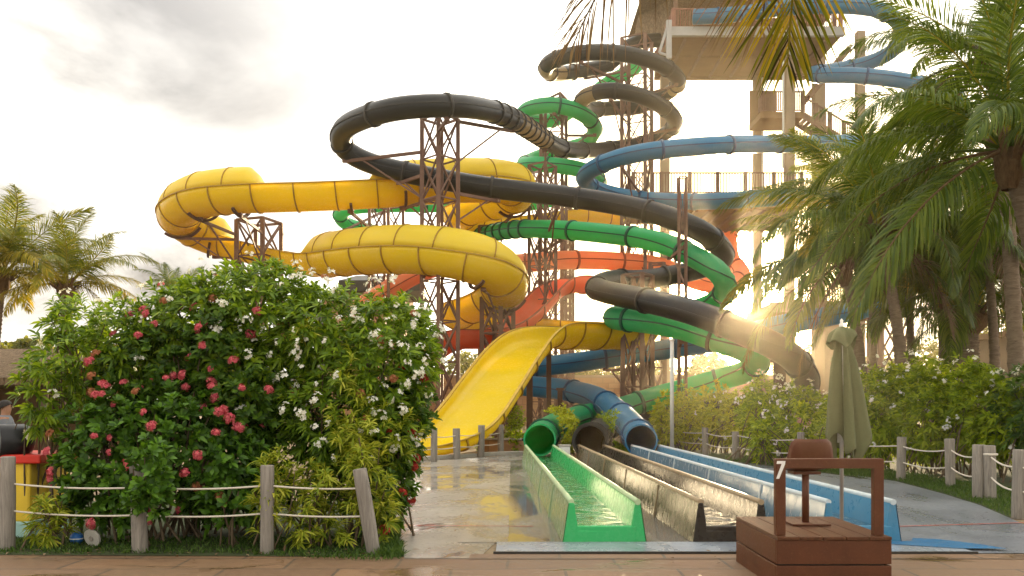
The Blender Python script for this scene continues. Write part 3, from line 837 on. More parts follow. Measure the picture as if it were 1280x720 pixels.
def cluster_mesh(name, mat, kind, rng):
    """one head of blossom, base at the origin, facing +Z"""
    if kind == 'ixora':
        n = 40; d = rand_dirs(rng, n); d[:, 2] = np.abs(d[:, 2])*.9 + .05; d /= np.linalg.norm(d, axis=1, keepdims=True)
        vs, ts = [], []
        for i in range(n):
            c = d[i]*np.array([1, 1, .75])*.062*rng.uniform(.55, 1.12)
            e1 = np.cross(d[i], [.3, .5, .8]); e1 /= np.linalg.norm(e1); e2 = np.cross(d[i], e1); a0 = rng.uniform(0, 1.5)
            for q in range(4):
                a = a0 + q*math.pi/2; r = e1*math.cos(a) + e2*math.sin(a); s = np.cross(d[i], r)
                b = len(vs); vs += [c, c + r*.014 + s*.009 + d[i]*.004, c + r*.026 + d[i]*.002, c + r*.014 - s*.009 + d[i]*.004]; ts += [(b, b+1, b+2), (b, b+2, b+3)]
    else:
        vs, ts = [], []
        for i in range(7):
            d = rand_dirs(rng, 1)[0]; d[2] = abs(d[2]) + .35; d /= np.linalg.norm(d); c = d*rng.uniform(.03, .085)
            e1 = np.cross(d, [.3, .5, .8]); e1 /= np.linalg.norm(e1); e2 = np.cross(d, e1); a0 = rng.uniform(0, 1.2)
            for q in range(5):
                a = a0 + q*2*math.pi/5; r = e1*math.cos(a) + e2*math.sin(a); s = np.cross(d, r)
                b = len(vs); vs += [c, c + r*.018 + s*.012 + d*.010, c + r*.034 + d*.014 + s*.004, c + r*.018 - s*.010 + d*.008]; ts += [(b, b+1, b+2), (b, b+2, b+3)]
    me = fast_mesh(name, np.array(vs), ts); me.materials.append(mat); return me

crng = np.random.default_rng(5)
CL = {'red': [cluster_mesh('flower_cluster', M['petal_red'], 'ixora', crng) for _ in range(3)],
      'dark': [cluster_mesh('flower_cluster', M['petal_dark'], 'ixora', crng) for _ in range(2)],
      'faded': [cluster_mesh('flower_cluster', M['petal_faded'], 'ixora', crng) for _ in range(2)],
      'white': [cluster_mesh('flower_cluster', M['petal_white'], 'plumeria', crng) for _ in range(4)]}

def flowers(root, pts, nrms, kind, rng, size=(.8, 1.25)):
    for p, n in zip(pts, nrms):
        ax = Vector(n) + Vector((0, -.35, .45)); ax.normalize()
        q = Vector((0, 0, 1)).rotation_difference(ax)
        s = rng.uniform(*size)
        k = kind if isinstance(kind, str) else kind[int(rng.integers(len(kind)))]
        m = Matrix.Translation(Vector(p) + Vector(n)*.05) @ q.to_matrix().to_4x4() @ Matrix.Rotation(rng.uniform(0, 6.28), 4, 'Z') @ Matrix.Scale(s, 4)
        place('flower_cluster', CL[k][int(rng.integers(len(CL[k])))], root, m)

def stems(root, base, lumps, n, rng, r=.016, mat='stem', spread=.35):
    mb = MB()
    for i in range(n):
        c, s = lumps[int(rng.integers(len(lumps)))]
        b = Vector(base) + Vector((rng.normal()*spread, rng.normal()*spread*.6, 0)); b.z = 0
        d = rand_dirs(rng, 1)[0]
        e = Vector(c) + Vector((d[0]*s[0]*.8, d[1]*s[1]*.8, abs(d[2])*s[2]*.7))
        m1 = b.lerp(e, .4) + Vector((rng.normal()*.06, rng.normal()*.06, .12*(e.z)))
        pts, _ = catmull([b, m1, e], 4)
        rr = r*rng.uniform(.7, 1.3)
        mb.tube(pts, [rr*(1 - .6*k/(len(pts)-1)) for k in range(len(pts))], 5, cap=False)
    return mb.build('stems', M[mat], root)

def bush(name, label, cat, group, base, lumps, tips, per, L, W, leafmat, seed, fl=(), droop=.25, upb=.5, spread=(.5, 1.15), nst=14, r=.016, st_spread=.3, face=None, extra=None, depth=(.62, 1.04)):
    rng = np.random.default_rng(seed)
    root = thing(name, label, cat, base, group)
    p, n = lump_points(lumps, tips, rng, depth=depth)
    p = p + rng.normal(size=p.shape)*.05; p[:, 2] = np.maximum(p[:, 2], .06)
    if cat == 'bush':   # nothing grows inside the tubes or on the lanes
        for key in ('green', 'black', 'blue'):
            q = np.array([tuple(x) for x in PATHS[key] if x.y < 36 and x.z < 3])
            ok = (np.linalg.norm(p[:, None] - q[None], axis=2).min(1) > .66) & (p[:, 1] > 24.0); p, n = p[ok], n[ok]
    v, t = rosette_leaves(p, n, per, L, W, rng, spread, droop, upb)
    np_obj('leaves', v, t, M[leafmat], root)
    if nst: stems(root, base, lumps, nst, rng, r, spread=st_spread)
    for (kind, cnt, size) in fl:
        fp, fn = lump_points(lumps, cnt, rng, depth=(1.03, 1.14), face=face or (0, -1, .25))
        flowers(root, fp, fn, kind, rng, size)
    return root

def B(u0, v0, u1, v1, Y, dy):
    """ellipsoid that fills a photo box at distance Y"""
    a, b = P(u0, v1, Y), P(u1, v0, Y)
    return (((a.x+b.x)/2, Y, (a.z+b.z)/2), ((b.x-a.x)/2, dy, (b.z-a.z)/2))
def base_of(lumps):
    x = sum(l[0][0] for l in lumps)/len(lumps); y = sum(l[0][1] for l in lumps)/len(lumps); return (x, y, 0)

# ---- the big flower bed on the left
GB = 'flowering shrubs in the left bed'
def bed(name, label, cat, lumps, *a, **k):
    return bush(name, label, cat, GB, k.pop('base', base_of(lumps)), lumps, *a, **k)
bed('frangipani_shrub', 'dense green shrub full of white blossom at the right top of the bed', 'shrub',
    [B(345,352,470,470,10.6,.75), B(430,362,540,470,10.7,.75), B(380,400,548,510,10.5,.8), B(450,450,520,600,10.4,.6), B(350,440,500,600,10.3,.6)], 1250, 9, .155, .036, 'leaf_mid', 11,
    fl=[('white', 105, (.5, 1.0)), ('faded', 6, (.6, .9))], droop=.35, nst=24, face=(0, -.8, .6))
bed('frangipani_shrub', 'tallest shrub of the bed with white blossom along its crown below the yellow slide', 'shrub',
    [B(235,332,350,450,10.8,.7), B(180,350,300,460,10.8,.7), B(280,325,400,440,10.9,.7), B(240,400,380,560,10.7,.7)], 1150, 9, .165, .038, 'leaf_mid', 12,
    fl=[('white', 60, (.55, 1.0)), ('red', 9, (.8, 1.15)), ('faded', 4, (.7, 1))], droop=.35, nst=22, face=(0, -.7, .7))
bed('frangipani_shrub', 'loose thin stemmed shrub with a few white flowers at the left end of the bed', 'shrub',
    [B(45,405,135,500,10.2,.5), B(110,375,205,490,10.4,.55), B(60,370,130,440,10.6,.45), B(30,440,90,540,10.1,.35)], 460, 9, .165, .034, 'leaf_mid', 13,
    fl=[('white', 9, (.7, 1.1))], droop=.4, nst=26, r=.014, st_spread=.45)
bed('ixora_shrub', 'broad leaved shrub with coral red flower heads behind the rope at the bed left', 'shrub',
    [B(75,490,215,640,9.9,.55), B(150,480,300,620,9.95,.6), B(80,570,200,660,9.75,.4), B(220,520,335,650,9.9,.5)], 900, 8, .125, .052, 'leaf_broad', 14,
    fl=[('red', 40, (.6, 1.05)), ('faded', 8, (.7, 1.0))], droop=.15, nst=20)
bed('ixora_shrub', 'red flowered shrub in the middle of the bed under the white crown', 'shrub',
    [B(150,395,260,520,10.35,.55), B(230,380,330,520,10.4,.55), B(120,430,200,520,10.3,.5), B(260,450,360,560,10.2,.5)], 800, 8, .115, .044, 'leaf_dark', 15,
    fl=[('red', 20, (.7, 1.15)), ('faded', 6, (.7, 1.0))], droop=.2, nst=14)
bed('ixora_shrub', 'dark leaved shrub with deep red flowers at the right corner by the wet path', 'shrub',
    [B(478,470,538,570,10.5,.4), B(472,540,512,640,10.2,.35), B(480,510,520,600,10.4,.35), B(462,580,498,668,9.9,.3), B(468,560,506,650,10.3,.4)], 520, 8, .11, .042, 'leaf_dark', 16,
    fl=[('dark', 10, (.8, 1.2))], droop=.2, nst=9, st_spread=.15)
bed('filler_shrub', 'dark green leafy shrub filling the heart of the bed', 'shrub',
    [B(200,470,340,640,10.5,.5), B(320,500,460,650,10.5,.45), B(120,500,230,620,10.6,.5), B(400,480,520,620,10.7,.5)], 800, 8, .15, .04, 'leaf_dark', 17, droop=.35, nst=18)
bed('glossy_plant', 'bright green glossy plant in front of the short hidden fence post', 'plant',
    [B(152,556,208,625,8.93,.13), B(158,590,208,645,8.92,.12)], 85, 8, .105, .052, 'leaf_broad', 18, droop=.1, nst=4, st_spread=.04, base=(P(182, 600, 9.4).x, 9.4, 0))
bed('glossy_plant', 'low bright green broad leaved plant left of the upright post', 'plant',
    [B(255,600,325,660,9.5,.25)], 42, 7, .125, .06, 'leaf_broad', 19, droop=.15, nst=5, st_spread=.1)
# variegated tufts
DR = 'variegated yellow tufts in the left bed'
for i, (lab, boxes, n, sd) in enumerate([
    ('yellow striped tuft plant spilling over the upright post', [B(318,545,375,640,9.25,.22), B(310,590,355,660,9.15,.18)], 44, 31),
    ('largest yellow striped plant between the two right posts of the bed', [B(370,560,440,690,9.4,.3), B(340,600,410,685,9.3,.25), B(420,570,470,680,9.45,.25)], 90, 32),
    ('yellow striped plant growing around the leaning post', [B(430,520,480,600,9.4,.22), B(455,560,500,680,9.5,.22)], 54, 33),
    ('tall yellow striped tufts rising through the shrub above the right posts', [B(415,430,475,530,9.85,.25), B(395,490,490,570,9.7,.3), B(470,500,520,590,9.9,.25)], 84, 34),
    ('small yellow green tuft low at the left post of the bed', [B(28,610,92,680,9.4,.25)], 34, 35),
    ('single pale yellow tuft among the white flowers', [B(365,395,400,430,9.95,.15)], 12, 36)]):
    bush('dracaena_tuft', lab, 'plant', DR, base_of(boxes), boxes, n, 16, .155, .022, 'leaf_yellow', sd, droop=.45, upb=.9, spread=(.25, 1.35), nst=0 if 'tall' in lab or 'single' in lab else 7, r=.014, st_spread=.12, depth=(.3, 1.0))

# ---- hedge along the right rope fence and small bushes by the tubes
GH = 'hedge bushes along the right fence'
for (lab, boxes, tips, mat, sd, fl) in [
    ('lime green bush at the left end of the right hedge, beside the grey pole', [B(816,490,852,560,29.5,.9), B(838,482,880,565,30,.9)], 520, 'leaf_lime', 41, 0),
    ('yellow green hedge bush with thin stems below the green bend', [B(865,478,915,560,29,1.0), B(900,486,940,560,28,.9)], 560, 'leaf_lime', 42, 4),
    ('hedge bush dotted with white flowers left of the closed parasol', [B(925,470,985,575,25.5,1.1), B(965,478,1030,575,24.5,1.1)], 850, 'leaf_hedge', 43, 26),
    ('green creeper hanging over the rope left of the closed parasol', [B(940,520,968,598,23.0,.4)], 110, 'leaf_hedge', 44, 3),
    ('hedge bush with white flowers on top just right of the closed parasol', [B(1030,480,1090,580,22,.9), B(1065,458,1135,575,21,1.0)], 950, 'leaf_hedge', 45, 16),
    ('tall hedge bush below the ringed palm trunk', [B(1110,446,1185,575,20.4,1.0), B(1125,480,1215,575,19.6,.9)], 1000, 'leaf_hedge', 46, 13),
    ('hedge bush in the corner behind the paired fence posts', [B(1170,448,1250,575,19.2,1.0), B(1210,470,1275,580,18.2,.9)], 950, 'leaf_hedge', 47, 9),
    ('rightmost hedge bush, cut by the picture edge', [B(1245,455,1330,580,17.6,1.0), B(1300,460,1400,590,16.8,1.0)], 700, 'leaf_dark', 48, 5)]:
    Yb = boxes[0][0][1]
    bush('hedge_bush', lab, 'hedge bush', GH, base_of(boxes), boxes, tips, 8, .21, .05, mat, sd, fl=[('white', int(fl*2.6), (.75, 1.3))] if fl else (), droop=.3, nst=34, r=.02, st_spread=.55, face=(0, -.7, .7))
for (lab, boxes, tips, mat, sd) in [
    ('rounded lime topped bush between the green and the black tube mouths', [B(674,508,724,566,26.6,.8), B(690,520,730,564,25.6,.6)], 300, 'leaf_lime', 51),
    ('rounded dull green bush between the black and the blue tube mouths', [B(740,515,792,572,26.4,.8)], 280, 'leaf_hedge', 52),
    ('sparse weedy bush at the foot of the yellow chute', [B(630,522,656,572,28.6,.5), B(636,508,654,540,28.8,.4)], 90, 'leaf_hedge', 53),
    ('low weeds behind the short rope fence', [B(596,548,632,572,29.6,.5)], 60, 'leaf_hedge', 54)]:
    bush('round_bush', lab, 'bush', 'small bushes by the tube mouths', base_of(boxes), boxes, int(tips*3.2), 8, .13, .034, mat, sd, droop=.25, nst=14, r=.016, st_spread=.25)

# ------------------------------------------------------------------ palms
def frond_mesh(a0, a1, L, nl, ll, rng, mats, sag=.9, vee=.35, width=.027, missing=.0, r=.028, steep=.0, gap=.16):
    """palm frond growing along +X from the origin; a0/a1: start and end angle above the horizon"""
    n = 22; pts = [np.zeros(3)]; tans = []
    yaw = 0
    for i in range(n):
        t = (i + .5)/n; a = a0 + (a1 - a0)*t**1.15; yaw += rng.normal()*.012
        d = np.array([math.cos(a)*math.cos(yaw), math.cos(a)*math.sin(yaw), math.sin(a)]); tans.append(d); pts.append(pts[-1] + d*L/n)
    tans.append(tans[-1]); pts = np.array(pts); tans = np.array(tans)
    vs, qs, mi = [], [], []
    # rachis
    for i in range(n + 1):
        t = tans[i]; s = np.cross(t, [0, 0, 1.0]); s /= np.linalg.norm(s); u = np.cross(s, t)
        rr = r*(1 - .9*i/n) + .003
        if i < 3: rr *= 1.9 - .3*i
        vs += [pts[i] + s*rr, pts[i] + u*rr*.7, pts[i] - s*rr, pts[i] - u*rr*.7]
    for i in range(n):
        for k in range(4): qs.append((i*4+k, i*4+(k+1) % 4, (i+1)*4+(k+1) % 4, (i+1)*4+k)); mi.append(1)
    for k in range(nl):
        f = gap + (1 - gap)*(k + .5)/nl
        for sg in (1, -1):
            if rng.random() < missing: continue
            ff = min(.999, max(0, f + rng.normal()*.006)); x = ff*n; i = int(x); w = x - i
            p = pts[i]*(1-w) + pts[i+1]*w; t = tans[i]
            s = np.cross(t, [0, 0, 1.0]); s /= np.linalg.norm(s); u = np.cross(s, t)
            fwd = .45 + .75*ff + rng.normal()*.07
            d = s*sg*math.cos(fwd) + t*math.sin(fwd) + u*(vee*(1-.4*ff) + rng.normal()*.12); d /= np.linalg.norm(d)
            l = ll*(math.sin(math.pi*min(1, .18 + .80*ff))**.6)*rng.uniform(.82, 1.08)
            wd = width*rng.uniform(.8, 1.15)
            q = p.copy(); wv = np.cross(d, u); wv /= np.linalg.norm(wv)
            b = len(vs); prof = (.35, .9, 1.0, .7, .06); g = sag*rng.uniform(.75, 1.3)
            for j in range(5):
                vs += [q - wv*wd*.5*prof[j], q + wv*wd*.5*prof[j]]
                q = q + d*l/4
                d = d + np.array([0, 0, -g*.34]); d /= np.linalg.norm(d)
            for j in range(4): qs.append((b+j*2, b+j*2+1, b+j*2+3, b+j*2+2)); mi.append(0)
    me = fast_mesh('frond', np.array(vs), None, qs)
    for m in mats: me.materials.append(M[m])
    me.polygons.foreach_set('material_index', np.array(mi, dtype=np.int32))
    TIP[me.name] = Vector(pts[-1])
    return me
TIP = {}
frng = np.random.default_rng(77)
FR = {}
for key, a0, a1, sag, mats in (('up', 76, 20, .6, ('frond', 'frond_warm')), ('high', 54, -22, 1.1, ('frond', 'frond_warm')), ('mid', 26, -55, 1.5, ('frond', 'frond')),
                               ('low', -4, -78, 1.15, ('frond', 'boot')), ('warm', 22, -50, .9, ('frond_warm', 'frond_warm')), ('dead', -45, -88, 1.1, ('frond_dead', 'boot')), ('lup', 74, 15, .7, ('frond_light', 'frond_warm')), ('lhigh', 50, -25, 1.1, ('frond_light', 'frond_warm'))):
    FR[key] = [frond_mesh(R(a0 + frng.normal()*4), R(a1 + frng.normal()*6), 3.4, 96, .78, frng, mats, sag, vee=.22 if key == 'up' else .08, width=.027, missing=.25 if key == 'dead' else .03) for _ in range(3)]

def palm(label, crown, base, r0, r1, counts, scale, seed, group='coconut palms', boot=True, az=None, pull=None, bulge=0.0):
    rng = np.random.default_rng(seed)
    crown = Vector(crown); base = Vector(base)
    root = thing('palm_tree', label, 'palm tree', base, group)
    mid = base.lerp(crown, .5) + Vector((0, 0, .04*(crown-base).length)) + Vector(((crown.x-base.x)*-.12, 0, 0))
    pts, _ = catmull([base, mid, crown], 44)
    rr = []
    for i in range(len(pts)):
        f = i/(len(pts)-1); q = r0 + (r1 - r0)*min(1, f*1.15)
        if f < .1: q *= 1.35 - 3.5*f
        rr.append(q*(1.09 if i % 3 == 0 else .985 - .01*(i % 3))*rng.uniform(.97, 1.03))
    mb = MB(); mb.tube(pts, rr, 12); mb.build('trunk', M['trunk'], root)
    if boot:
        mb = MB()
        k = scale
        mb.lathe(crown + Vector((0, 0, -.45*k)), [(r1*1.0, 0), (r1*1.7, .2*k), (r1*1.9, .45*k), (r1*1.3, .75*k), (.02, 1.0*k)], 10)
        for i in range(12):
            a = rng.uniform(0, 6.28); d = Vector((math.cos(a), math.sin(a), 0))
            mb.beam(crown + d*r1*1.1 + Vector((0, 0, -.1*k)), crown + d*(r1*2 + .22*k) + Vector((0, 0, rng.uniform(.15, .5)*k)), .09*k, .04*k)
        mb.build('crown_boss', M['boot'], root)
    order = [k for k, c in counts.items() for _ in range(c)]
    g = 0
    for key, c in counts.items():
        ph = rng.uniform(0, 6.28)
        for j in range(c):
            a = ph + j*2*math.pi/c + rng.normal()*.25 if az is None else az[g % len(az)] + rng.normal()*.1
            g += 1
            s = scale*rng.uniform(.85, 1.15)
            m = Matrix.Translation(crown + Vector((math.cos(a), math.sin(a), 0))*r1*.8 + Vector((0, 0, .15*scale))) @ Matrix.Rotation(a, 4, 'Z') @ Matrix.Rotation(rng.normal()*.16, 4, 'Y') @ Matrix.Rotation(rng.normal()*.22, 4, 'X') @ Matrix.Scale(s, 4)
            place('frond', FR[key][int(rng.integers(3))], root, m)
    return root

palm('palm with a pale ringed trunk standing above the right hedge', P(1101, 296, 22.5), P(1131, 508, 22.5), .17, .12, {'up': 4, 'high': 8, 'mid': 10, 'low': 7, 'dead': 2}, 1.22, 61)
palm('palm with a dark slanting trunk behind the parasol, fronds reaching the slides', P(1056, 336, 25), P(1080, 506, 25), .17, .12, {'lup': 2, 'lhigh': 3, 'high': 4, 'mid': 9, 'low': 6, 'warm': 3}, 1.2, 62)
palm('large palm whose trunk leans in at the right picture edge', P(1262, 200, 15.5), P(1335, 596, 15.5), .2, .14, {'up': 4, 'high': 9, 'mid': 11, 'low': 7}, 1.22, 63)
palm('tall palm filling the top right corner', P(1240, 84, 20), P(1275, 560, 20), .19, .13, {'up': 4, 'high': 8, 'mid': 9, 'low': 7, 'dead': 2}, 1.1, 64)
palm('short stout palm low behind the right hedge', P(1207, 398, 26), P(1207, 505, 26), .42, .34, {'up': 6, 'high': 9, 'mid': 9, 'low': 3}, 1.15, 65)
palm('slender palm with a thin dark trunk near the right edge', P(1228, 262, 24), P(1246, 508, 24), .14, .10, {'up': 3, 'high': 7, 'mid': 10, 'low': 7, 'dead': 2}, 1.25, 66)
palm('yellow tinged palm whose crown hides the end of the walkway', P(1052, 262, 27), P(1072, 502, 27), .16, .11, {'lup': 4, 'lhigh': 6, 'mid': 5, 'low': 3, 'warm': 7}, .95, 67)
palm('distant palm between the ringed trunk and the right edge', P(1172, 232, 30), P(1180, 505, 30), .16, .11, {'up': 3, 'high': 8, 'mid': 9, 'low': 7}, 1.25, 68)
palm('palm deep in the shade behind the ringed trunk', P(1135, 345, 32), P(1140, 505, 32), .16, .12, {'high': 6, 'mid': 10, 'low': 9}, 1.25, 69)
palm('shaded palm behind the short stout palm', P(1192, 322, 31), P(1190, 505, 31), .16, .12, {'up': 3, 'high': 7, 'mid': 10, 'low': 8}, 1.25, 70)
palm('shaded palm at the right edge behind the slender palm', P(1268, 322, 28), P(1272, 505, 28), .16, .12, {'up': 3, 'high': 7, 'mid': 10, 'low': 8}, 1.2, 74)
palm('palm behind the yellow tinged palm near the end of the walkway', P(1088, 250, 34), P(1092, 505, 34), .16, .12, {'up': 3, 'high': 7, 'mid': 9, 'low': 7}, 1.2, 75)
palm('palm with raised fronds left of the hut roof, cut by the picture edge', P(2, 350, 24), P(-12, 520, 24), .17, .12, {'lup': 6, 'lhigh': 9, 'warm': 9}, .92, 71, 'palms behind the left bed')
palm('palm with yellow lower fronds above the left end of the flower bed', P(82, 362, 24), P(84, 520, 24), .17, .13, {'lup': 7, 'lhigh': 8, 'warm': 9}, .74, 72, 'palms behind the left bed')
palm('small palm tip showing over the crown of the flower bed', P(216, 372, 27), P(216, 520, 27), .12, .09, {'up': 5, 'high': 4}, .42, 73, 'palms behind the left bed')

# the palm beside the camera whose fronds hang into the top of the picture
near = thing('palm_tree', 'near palm with a yellow green frond hanging into the top of the picture', 'palm tree', (5.9, 4.4, 0), 'coconut palms')
cr = Vector((1.7, 4.6, 5.35))
pts, _ = catmull([(5.9, 4.4, 0), (5.4, 4.4, 2.2), (4.1, 4.45, 4.1), cr], 14)
mb = MB(); mb.tube(pts, [.2 - .08*i/(len(pts)-1) for i in range(len(pts))], 14); mb.build('trunk', M['trunk'], near)
mb = MB(); mb.lathe(cr + Vector((0, 0, -.3)), [(.13, 0), (.22, .2), (.24, .45), (.16, .75), (.02, 1.0)], 12); mb.build('crown_boss', M['boot'], near)
nr = np.random.default_rng(9)
gold = frond_mesh(R(-10), R(-62), 2.35, 60, 1.0, nr, ('frond_gold', 'frond_warm'), .30, vee=.08, width=.019, r=.022)
dryf = frond_mesh(R(-4), R(-48), 2.2, 44, .85, nr, ('frond_dead', 'boot'), .7, vee=.0, width=.013, missing=.2, r=.02)
dark = frond_mesh(R(-10), R(-58), 2.3, 40, 1.05, nr, ('frond_dead', 'boot'), .34, vee=.04, width=.015, missing=.1, r=.018)
for me, tgt in ((gold, P(984, 84, 6.2)), (dark, P(950, 50, 6.5)), (dryf, P(715, 60, 6.2))):
    d = tgt - cr; t = TIP[me.name]
    az = math.atan2(d.y, d.x) - math.atan2(t.y, t.x)
    pitch = math.atan2(t.z, t.xy.length) - math.atan2(d.z, d.xy.length)
    place('frond', me, near, Matrix.Translation(cr) @ Matrix.Rotation(az, 4, 'Z') @ Matrix.Rotation(pitch, 4, 'Y') @ Matrix.Scale(d.length/t.length, 4))
for j in range(15):
    a = 2.75 + j*.30
    key = ('high', 'mid', 'up', 'low')[j % 4]
    place('frond', FR[key][j % 3], near, Matrix.Translation(cr) @ Matrix.Rotation(a, 4, 'Z') @ Matrix.Scale(1.05, 4))

# ---- far bushy trees seen through the steelwork
def far_tree(label, u, v_top, v_bot, Y, wpx, seed, mat='leaf_gold'):
    rng = np.random.default_rng(seed)
    top = P(u, v_top, Y); w = wpx*Y/FP/2; h = top.z
    root = thing('broadleaf_tree', label, 'tree', (top.x, Y, 0), 'far trees behind the slides')
    lumps = [((top.x + rng.normal()*w*.35, Y + rng.normal()*w*.3, h*rng.uniform(.55, .8)), (w*rng.uniform(.45, .7), w*.6, h*rng.uniform(.2, .28))) for _ in range(5)]
    p, n = lump_points(lumps, 520, rng, depth=(.4, 1.05))
    v, t = rosette_leaves(p, n, 5, .5, .22, rng, (.4, 1.4), .3)
    np_obj('crown', v, t, M[mat], root)
    mb = MB(); mb.tube([(top.x, Y, 0), (top.x+.1, Y, h*.5), (top.x, Y, h*.7)], [.25, .18, .08], 8); mb.build('trunk', M['trunk'], root)
    for i in range(4):
        l = lumps[i]; mb = MB(); mb.tube([(top.x, Y, h*.45), tuple(l[0])], [.12, .04], 6); mb.build('limb', M['trunk'], root)
for a in [('golden bushy tree showing through the green bend', 880, 436, 500, 74, 74, 81), ('bushy tree far behind the grey pole', 815, 446, 500, 80, 80, 82), ('bushy tree far behind the blue lower tube', 735, 440, 500, 78, 90, 83),
          ('bushy tree far behind the crest of the yellow chute', 650, 428, 500, 82, 90, 84), ('bushy tree far behind the red flume', 575, 436, 500, 80, 80, 85), ('bushy tree beyond the lower deck', 1010, 425, 500, 84, 90, 86),
          ('bushy tree beyond the right palms', 1165, 420, 500, 70, 110, 87), ('dark tree beyond the rightmost palms', 1280, 380, 500, 60, 140, 88), ('bushy tree beyond the lattice tower with crossed braces', 1085, 446, 500, 80, 60, 89)]:
    far_tree(*a)
for i in range(7):
    far_tree(('distant tree behind the thatched hut', 'distant tree left of the yellow palm', 'distant tree behind the yellow palm', 'distant tree right of the yellow palm', 'distant tree hidden behind the bed crown', 'distant tree beneath the yellow bend', 'distant tree under the low lattice tower')[i], -20 + i*52, 425 + (i*37) % 18, 500, 48 + (i*13) % 9, 75, 90 + i, 'leaf_gold' if i < 4 else 'leaf_hedge')
# ------------------------------------------------------------------ ground
def m_sand():
    t = NT('sandy_earth'); v = t.coord()
    a = t.noise(v, .35, 8, .65); b = t.noise(v, 6, 6, .7)
    c = t.ramp(a, [(.3, (.20, .145, .085)), (.7, (.30, .225, .14))]); c = t.mix(t.ramp(b, [(.4, 0.0), (.8, .6)]), c, (.12, .09, .055))
    return t.done(t.bsdf(c, .95, .2, normal=t.bump(b, .4, .02)))
def m_wet_concrete(name, c1, c2, wet=.5, tint=None):
    t = NT(name); v = t.coord()
    a = t.noise(v, .55, 8, .62, .4); b = t.noise(v, 14, 6, .7); w = t.noise(t.coord('Object', (1.0, .55, 1)), .75, 6, .6, .7)
    f = t.noise(v, 3.0, 8, .75)
    c = t.mix(t.ramp(a, [(.35, 0.0), (.65, 1.0)]), c1, c2)
    c = t.mix(t.ramp(b, [(.45, 0.0), (.75, .35)]), c, scale_c(c1, .5))
    c = t.mix(t.ramp(f, [(.55, 0.0), (.62, .55)]), c, scale_c(c2, .55))
    wm = t.ramp(w, [(wet - .12, 1.0), (wet + .14, 0.0)])
    c = t.mix(t.math('MULTIPLY', wm, .38), c, scale_c(c1, .42))
    core = t.ramp(w, [(wet - .13, 1.0), (wet - .09, 0.0)])
    rough = t.mix(wm, t.ramp(b, [(.3, .30), (.7, .46)]), t.ramp(f, [(.3, .07), (.7, .24)]))
    rough = t.mix(core, rough, .03)
    nh = t.mix(wm, b, t.math('MULTIPLY', b, .08))
    return t.done(t.bsdf(c, rough, .5, normal=t.bump(nh, .35, .012)))
def m_flagstone():
    t = NT('sandstone_paving'); v = t.coord()
    br = t.n('ShaderNodeTexBrick'); br.offset = .5; br.inputs['Scale'].default_value = 1.0
    br.inputs['Brick Width'].default_value = 1.1; br.inputs['Row Height'].default_value = .55; br.inputs['Mortar Size'].default_value = .016
    br.inputs['Color1'].default_value = (.15, .08, .042, 1); br.inputs['Color2'].default_value = (.22, .12, .06, 1); br.inputs['Mortar'].default_value = (.06, .045, .032, 1)
    wv = t.n('ShaderNodeVectorMath', operation='ADD'); n3 = t.n('ShaderNodeTexNoise'); n3.inputs['Scale'].default_value = 1.3; n3.inputs['Detail'].default_value = 3
    sc = t.n('ShaderNodeVectorMath', operation='SCALE'); sc.inputs['Scale'].default_value = .09
    t.l(v, n3.inputs['Vector']); t.l(n3.outputs['Color'], sc.inputs[0]); t.l(v, wv.inputs[0]); t.l(sc.outputs[0], wv.inputs[1]); t.l(wv.outputs[0], br.inputs['Vector'])
    a = t.noise(v, .9, 8, .7); b = t.noise(v, 12, 6, .7)
    c = t.mix(t.ramp(a, [(.35, 0.0), (.7, .7)]), br.outputs['Color'], (.13, .085, .045))
    c = t.mix(t.ramp(b, [(.45, 0.0), (.75, .6)]), c, (.25, .155, .08))
    w = t.noise(t.coord('Object', (.6, 1.2, 1)), .9, 5, .6, .5); wm = t.ramp(w, [(.36, 1.0), (.46, 0.0)])
    rough = t.mix(wm, t.ramp(b, [(.3, .5), (.7, .75)]), .12)
    return t.done(t.bsdf(t.mix(t.math('MULTIPLY', wm, .4), c, (.1, .07, .045)), rough, .45, normal=t.bump(t.mix(.5, br.outputs['Fac'], b), .35, .01)))
def m_block():
    t = NT('tan_block_wall'); v = t.coord()
    br = t.n('ShaderNodeTexBrick'); br.inputs['Scale'].default_value = 1.0; br.inputs['Brick Width'].default_value = .9; br.inputs['Row Height'].default_value = .42; br.inputs['Mortar Size'].default_value = .02
    br.inputs['Color1'].default_value = (.38, .20, .10, 1); br.inputs['Color2'].default_value = (.46, .28, .15, 1); br.inputs['Mortar'].default_value = (.26, .16, .09, 1)
    mp = t.n('ShaderNodeMapping'); mp.inputs['Rotation'].default_value = (R(90), 0, 0); t.l(v, mp.inputs['Vector']); t.l(mp.outputs['Vector'], br.inputs['Vector'])
    a = t.noise(v, .5, 7, .65)
    return t.done(t.bsdf(t.mix(t.ramp(a, [(.35, 0.0), (.7, .7)]), br.outputs['Color'], (.30, .19, .11)), .9, .2))
M['sand'] = m_sand(); M['paving'] = m_flagstone(); M['block'] = m_block()
M['wet'] = m_wet_concrete('wet_concrete', (.25, .232, .205), (.365, .335, .29), .52)
M['wetter'] = m_wet_concrete('soaked_concrete', (.20, .19, .175), (.30, .285, .26), .62)
M['blue_deck'] = m_wet_concrete('blue_grey_concrete', (.155, .168, .195), (.225, .24, .268), .42)
M['dry_pad'] = m_wet_concrete('pale_concrete', (.28, .255, .22), (.385, .35, .30), .50)
M['plate'] = m_wet_concrete('blue_grey_plate', (.24, .27, .32), (.36, .40, .45), .46)
M['blue_paint'] = m_paint('blue_floor_paint', (.02, .13, .28), .35, .3, dirt=(.2, .25, .3))
M['red_line'] = m_paint('faded_red_line', (.42, .09, .06), .6, .3, dirt=(.3, .2, .15))
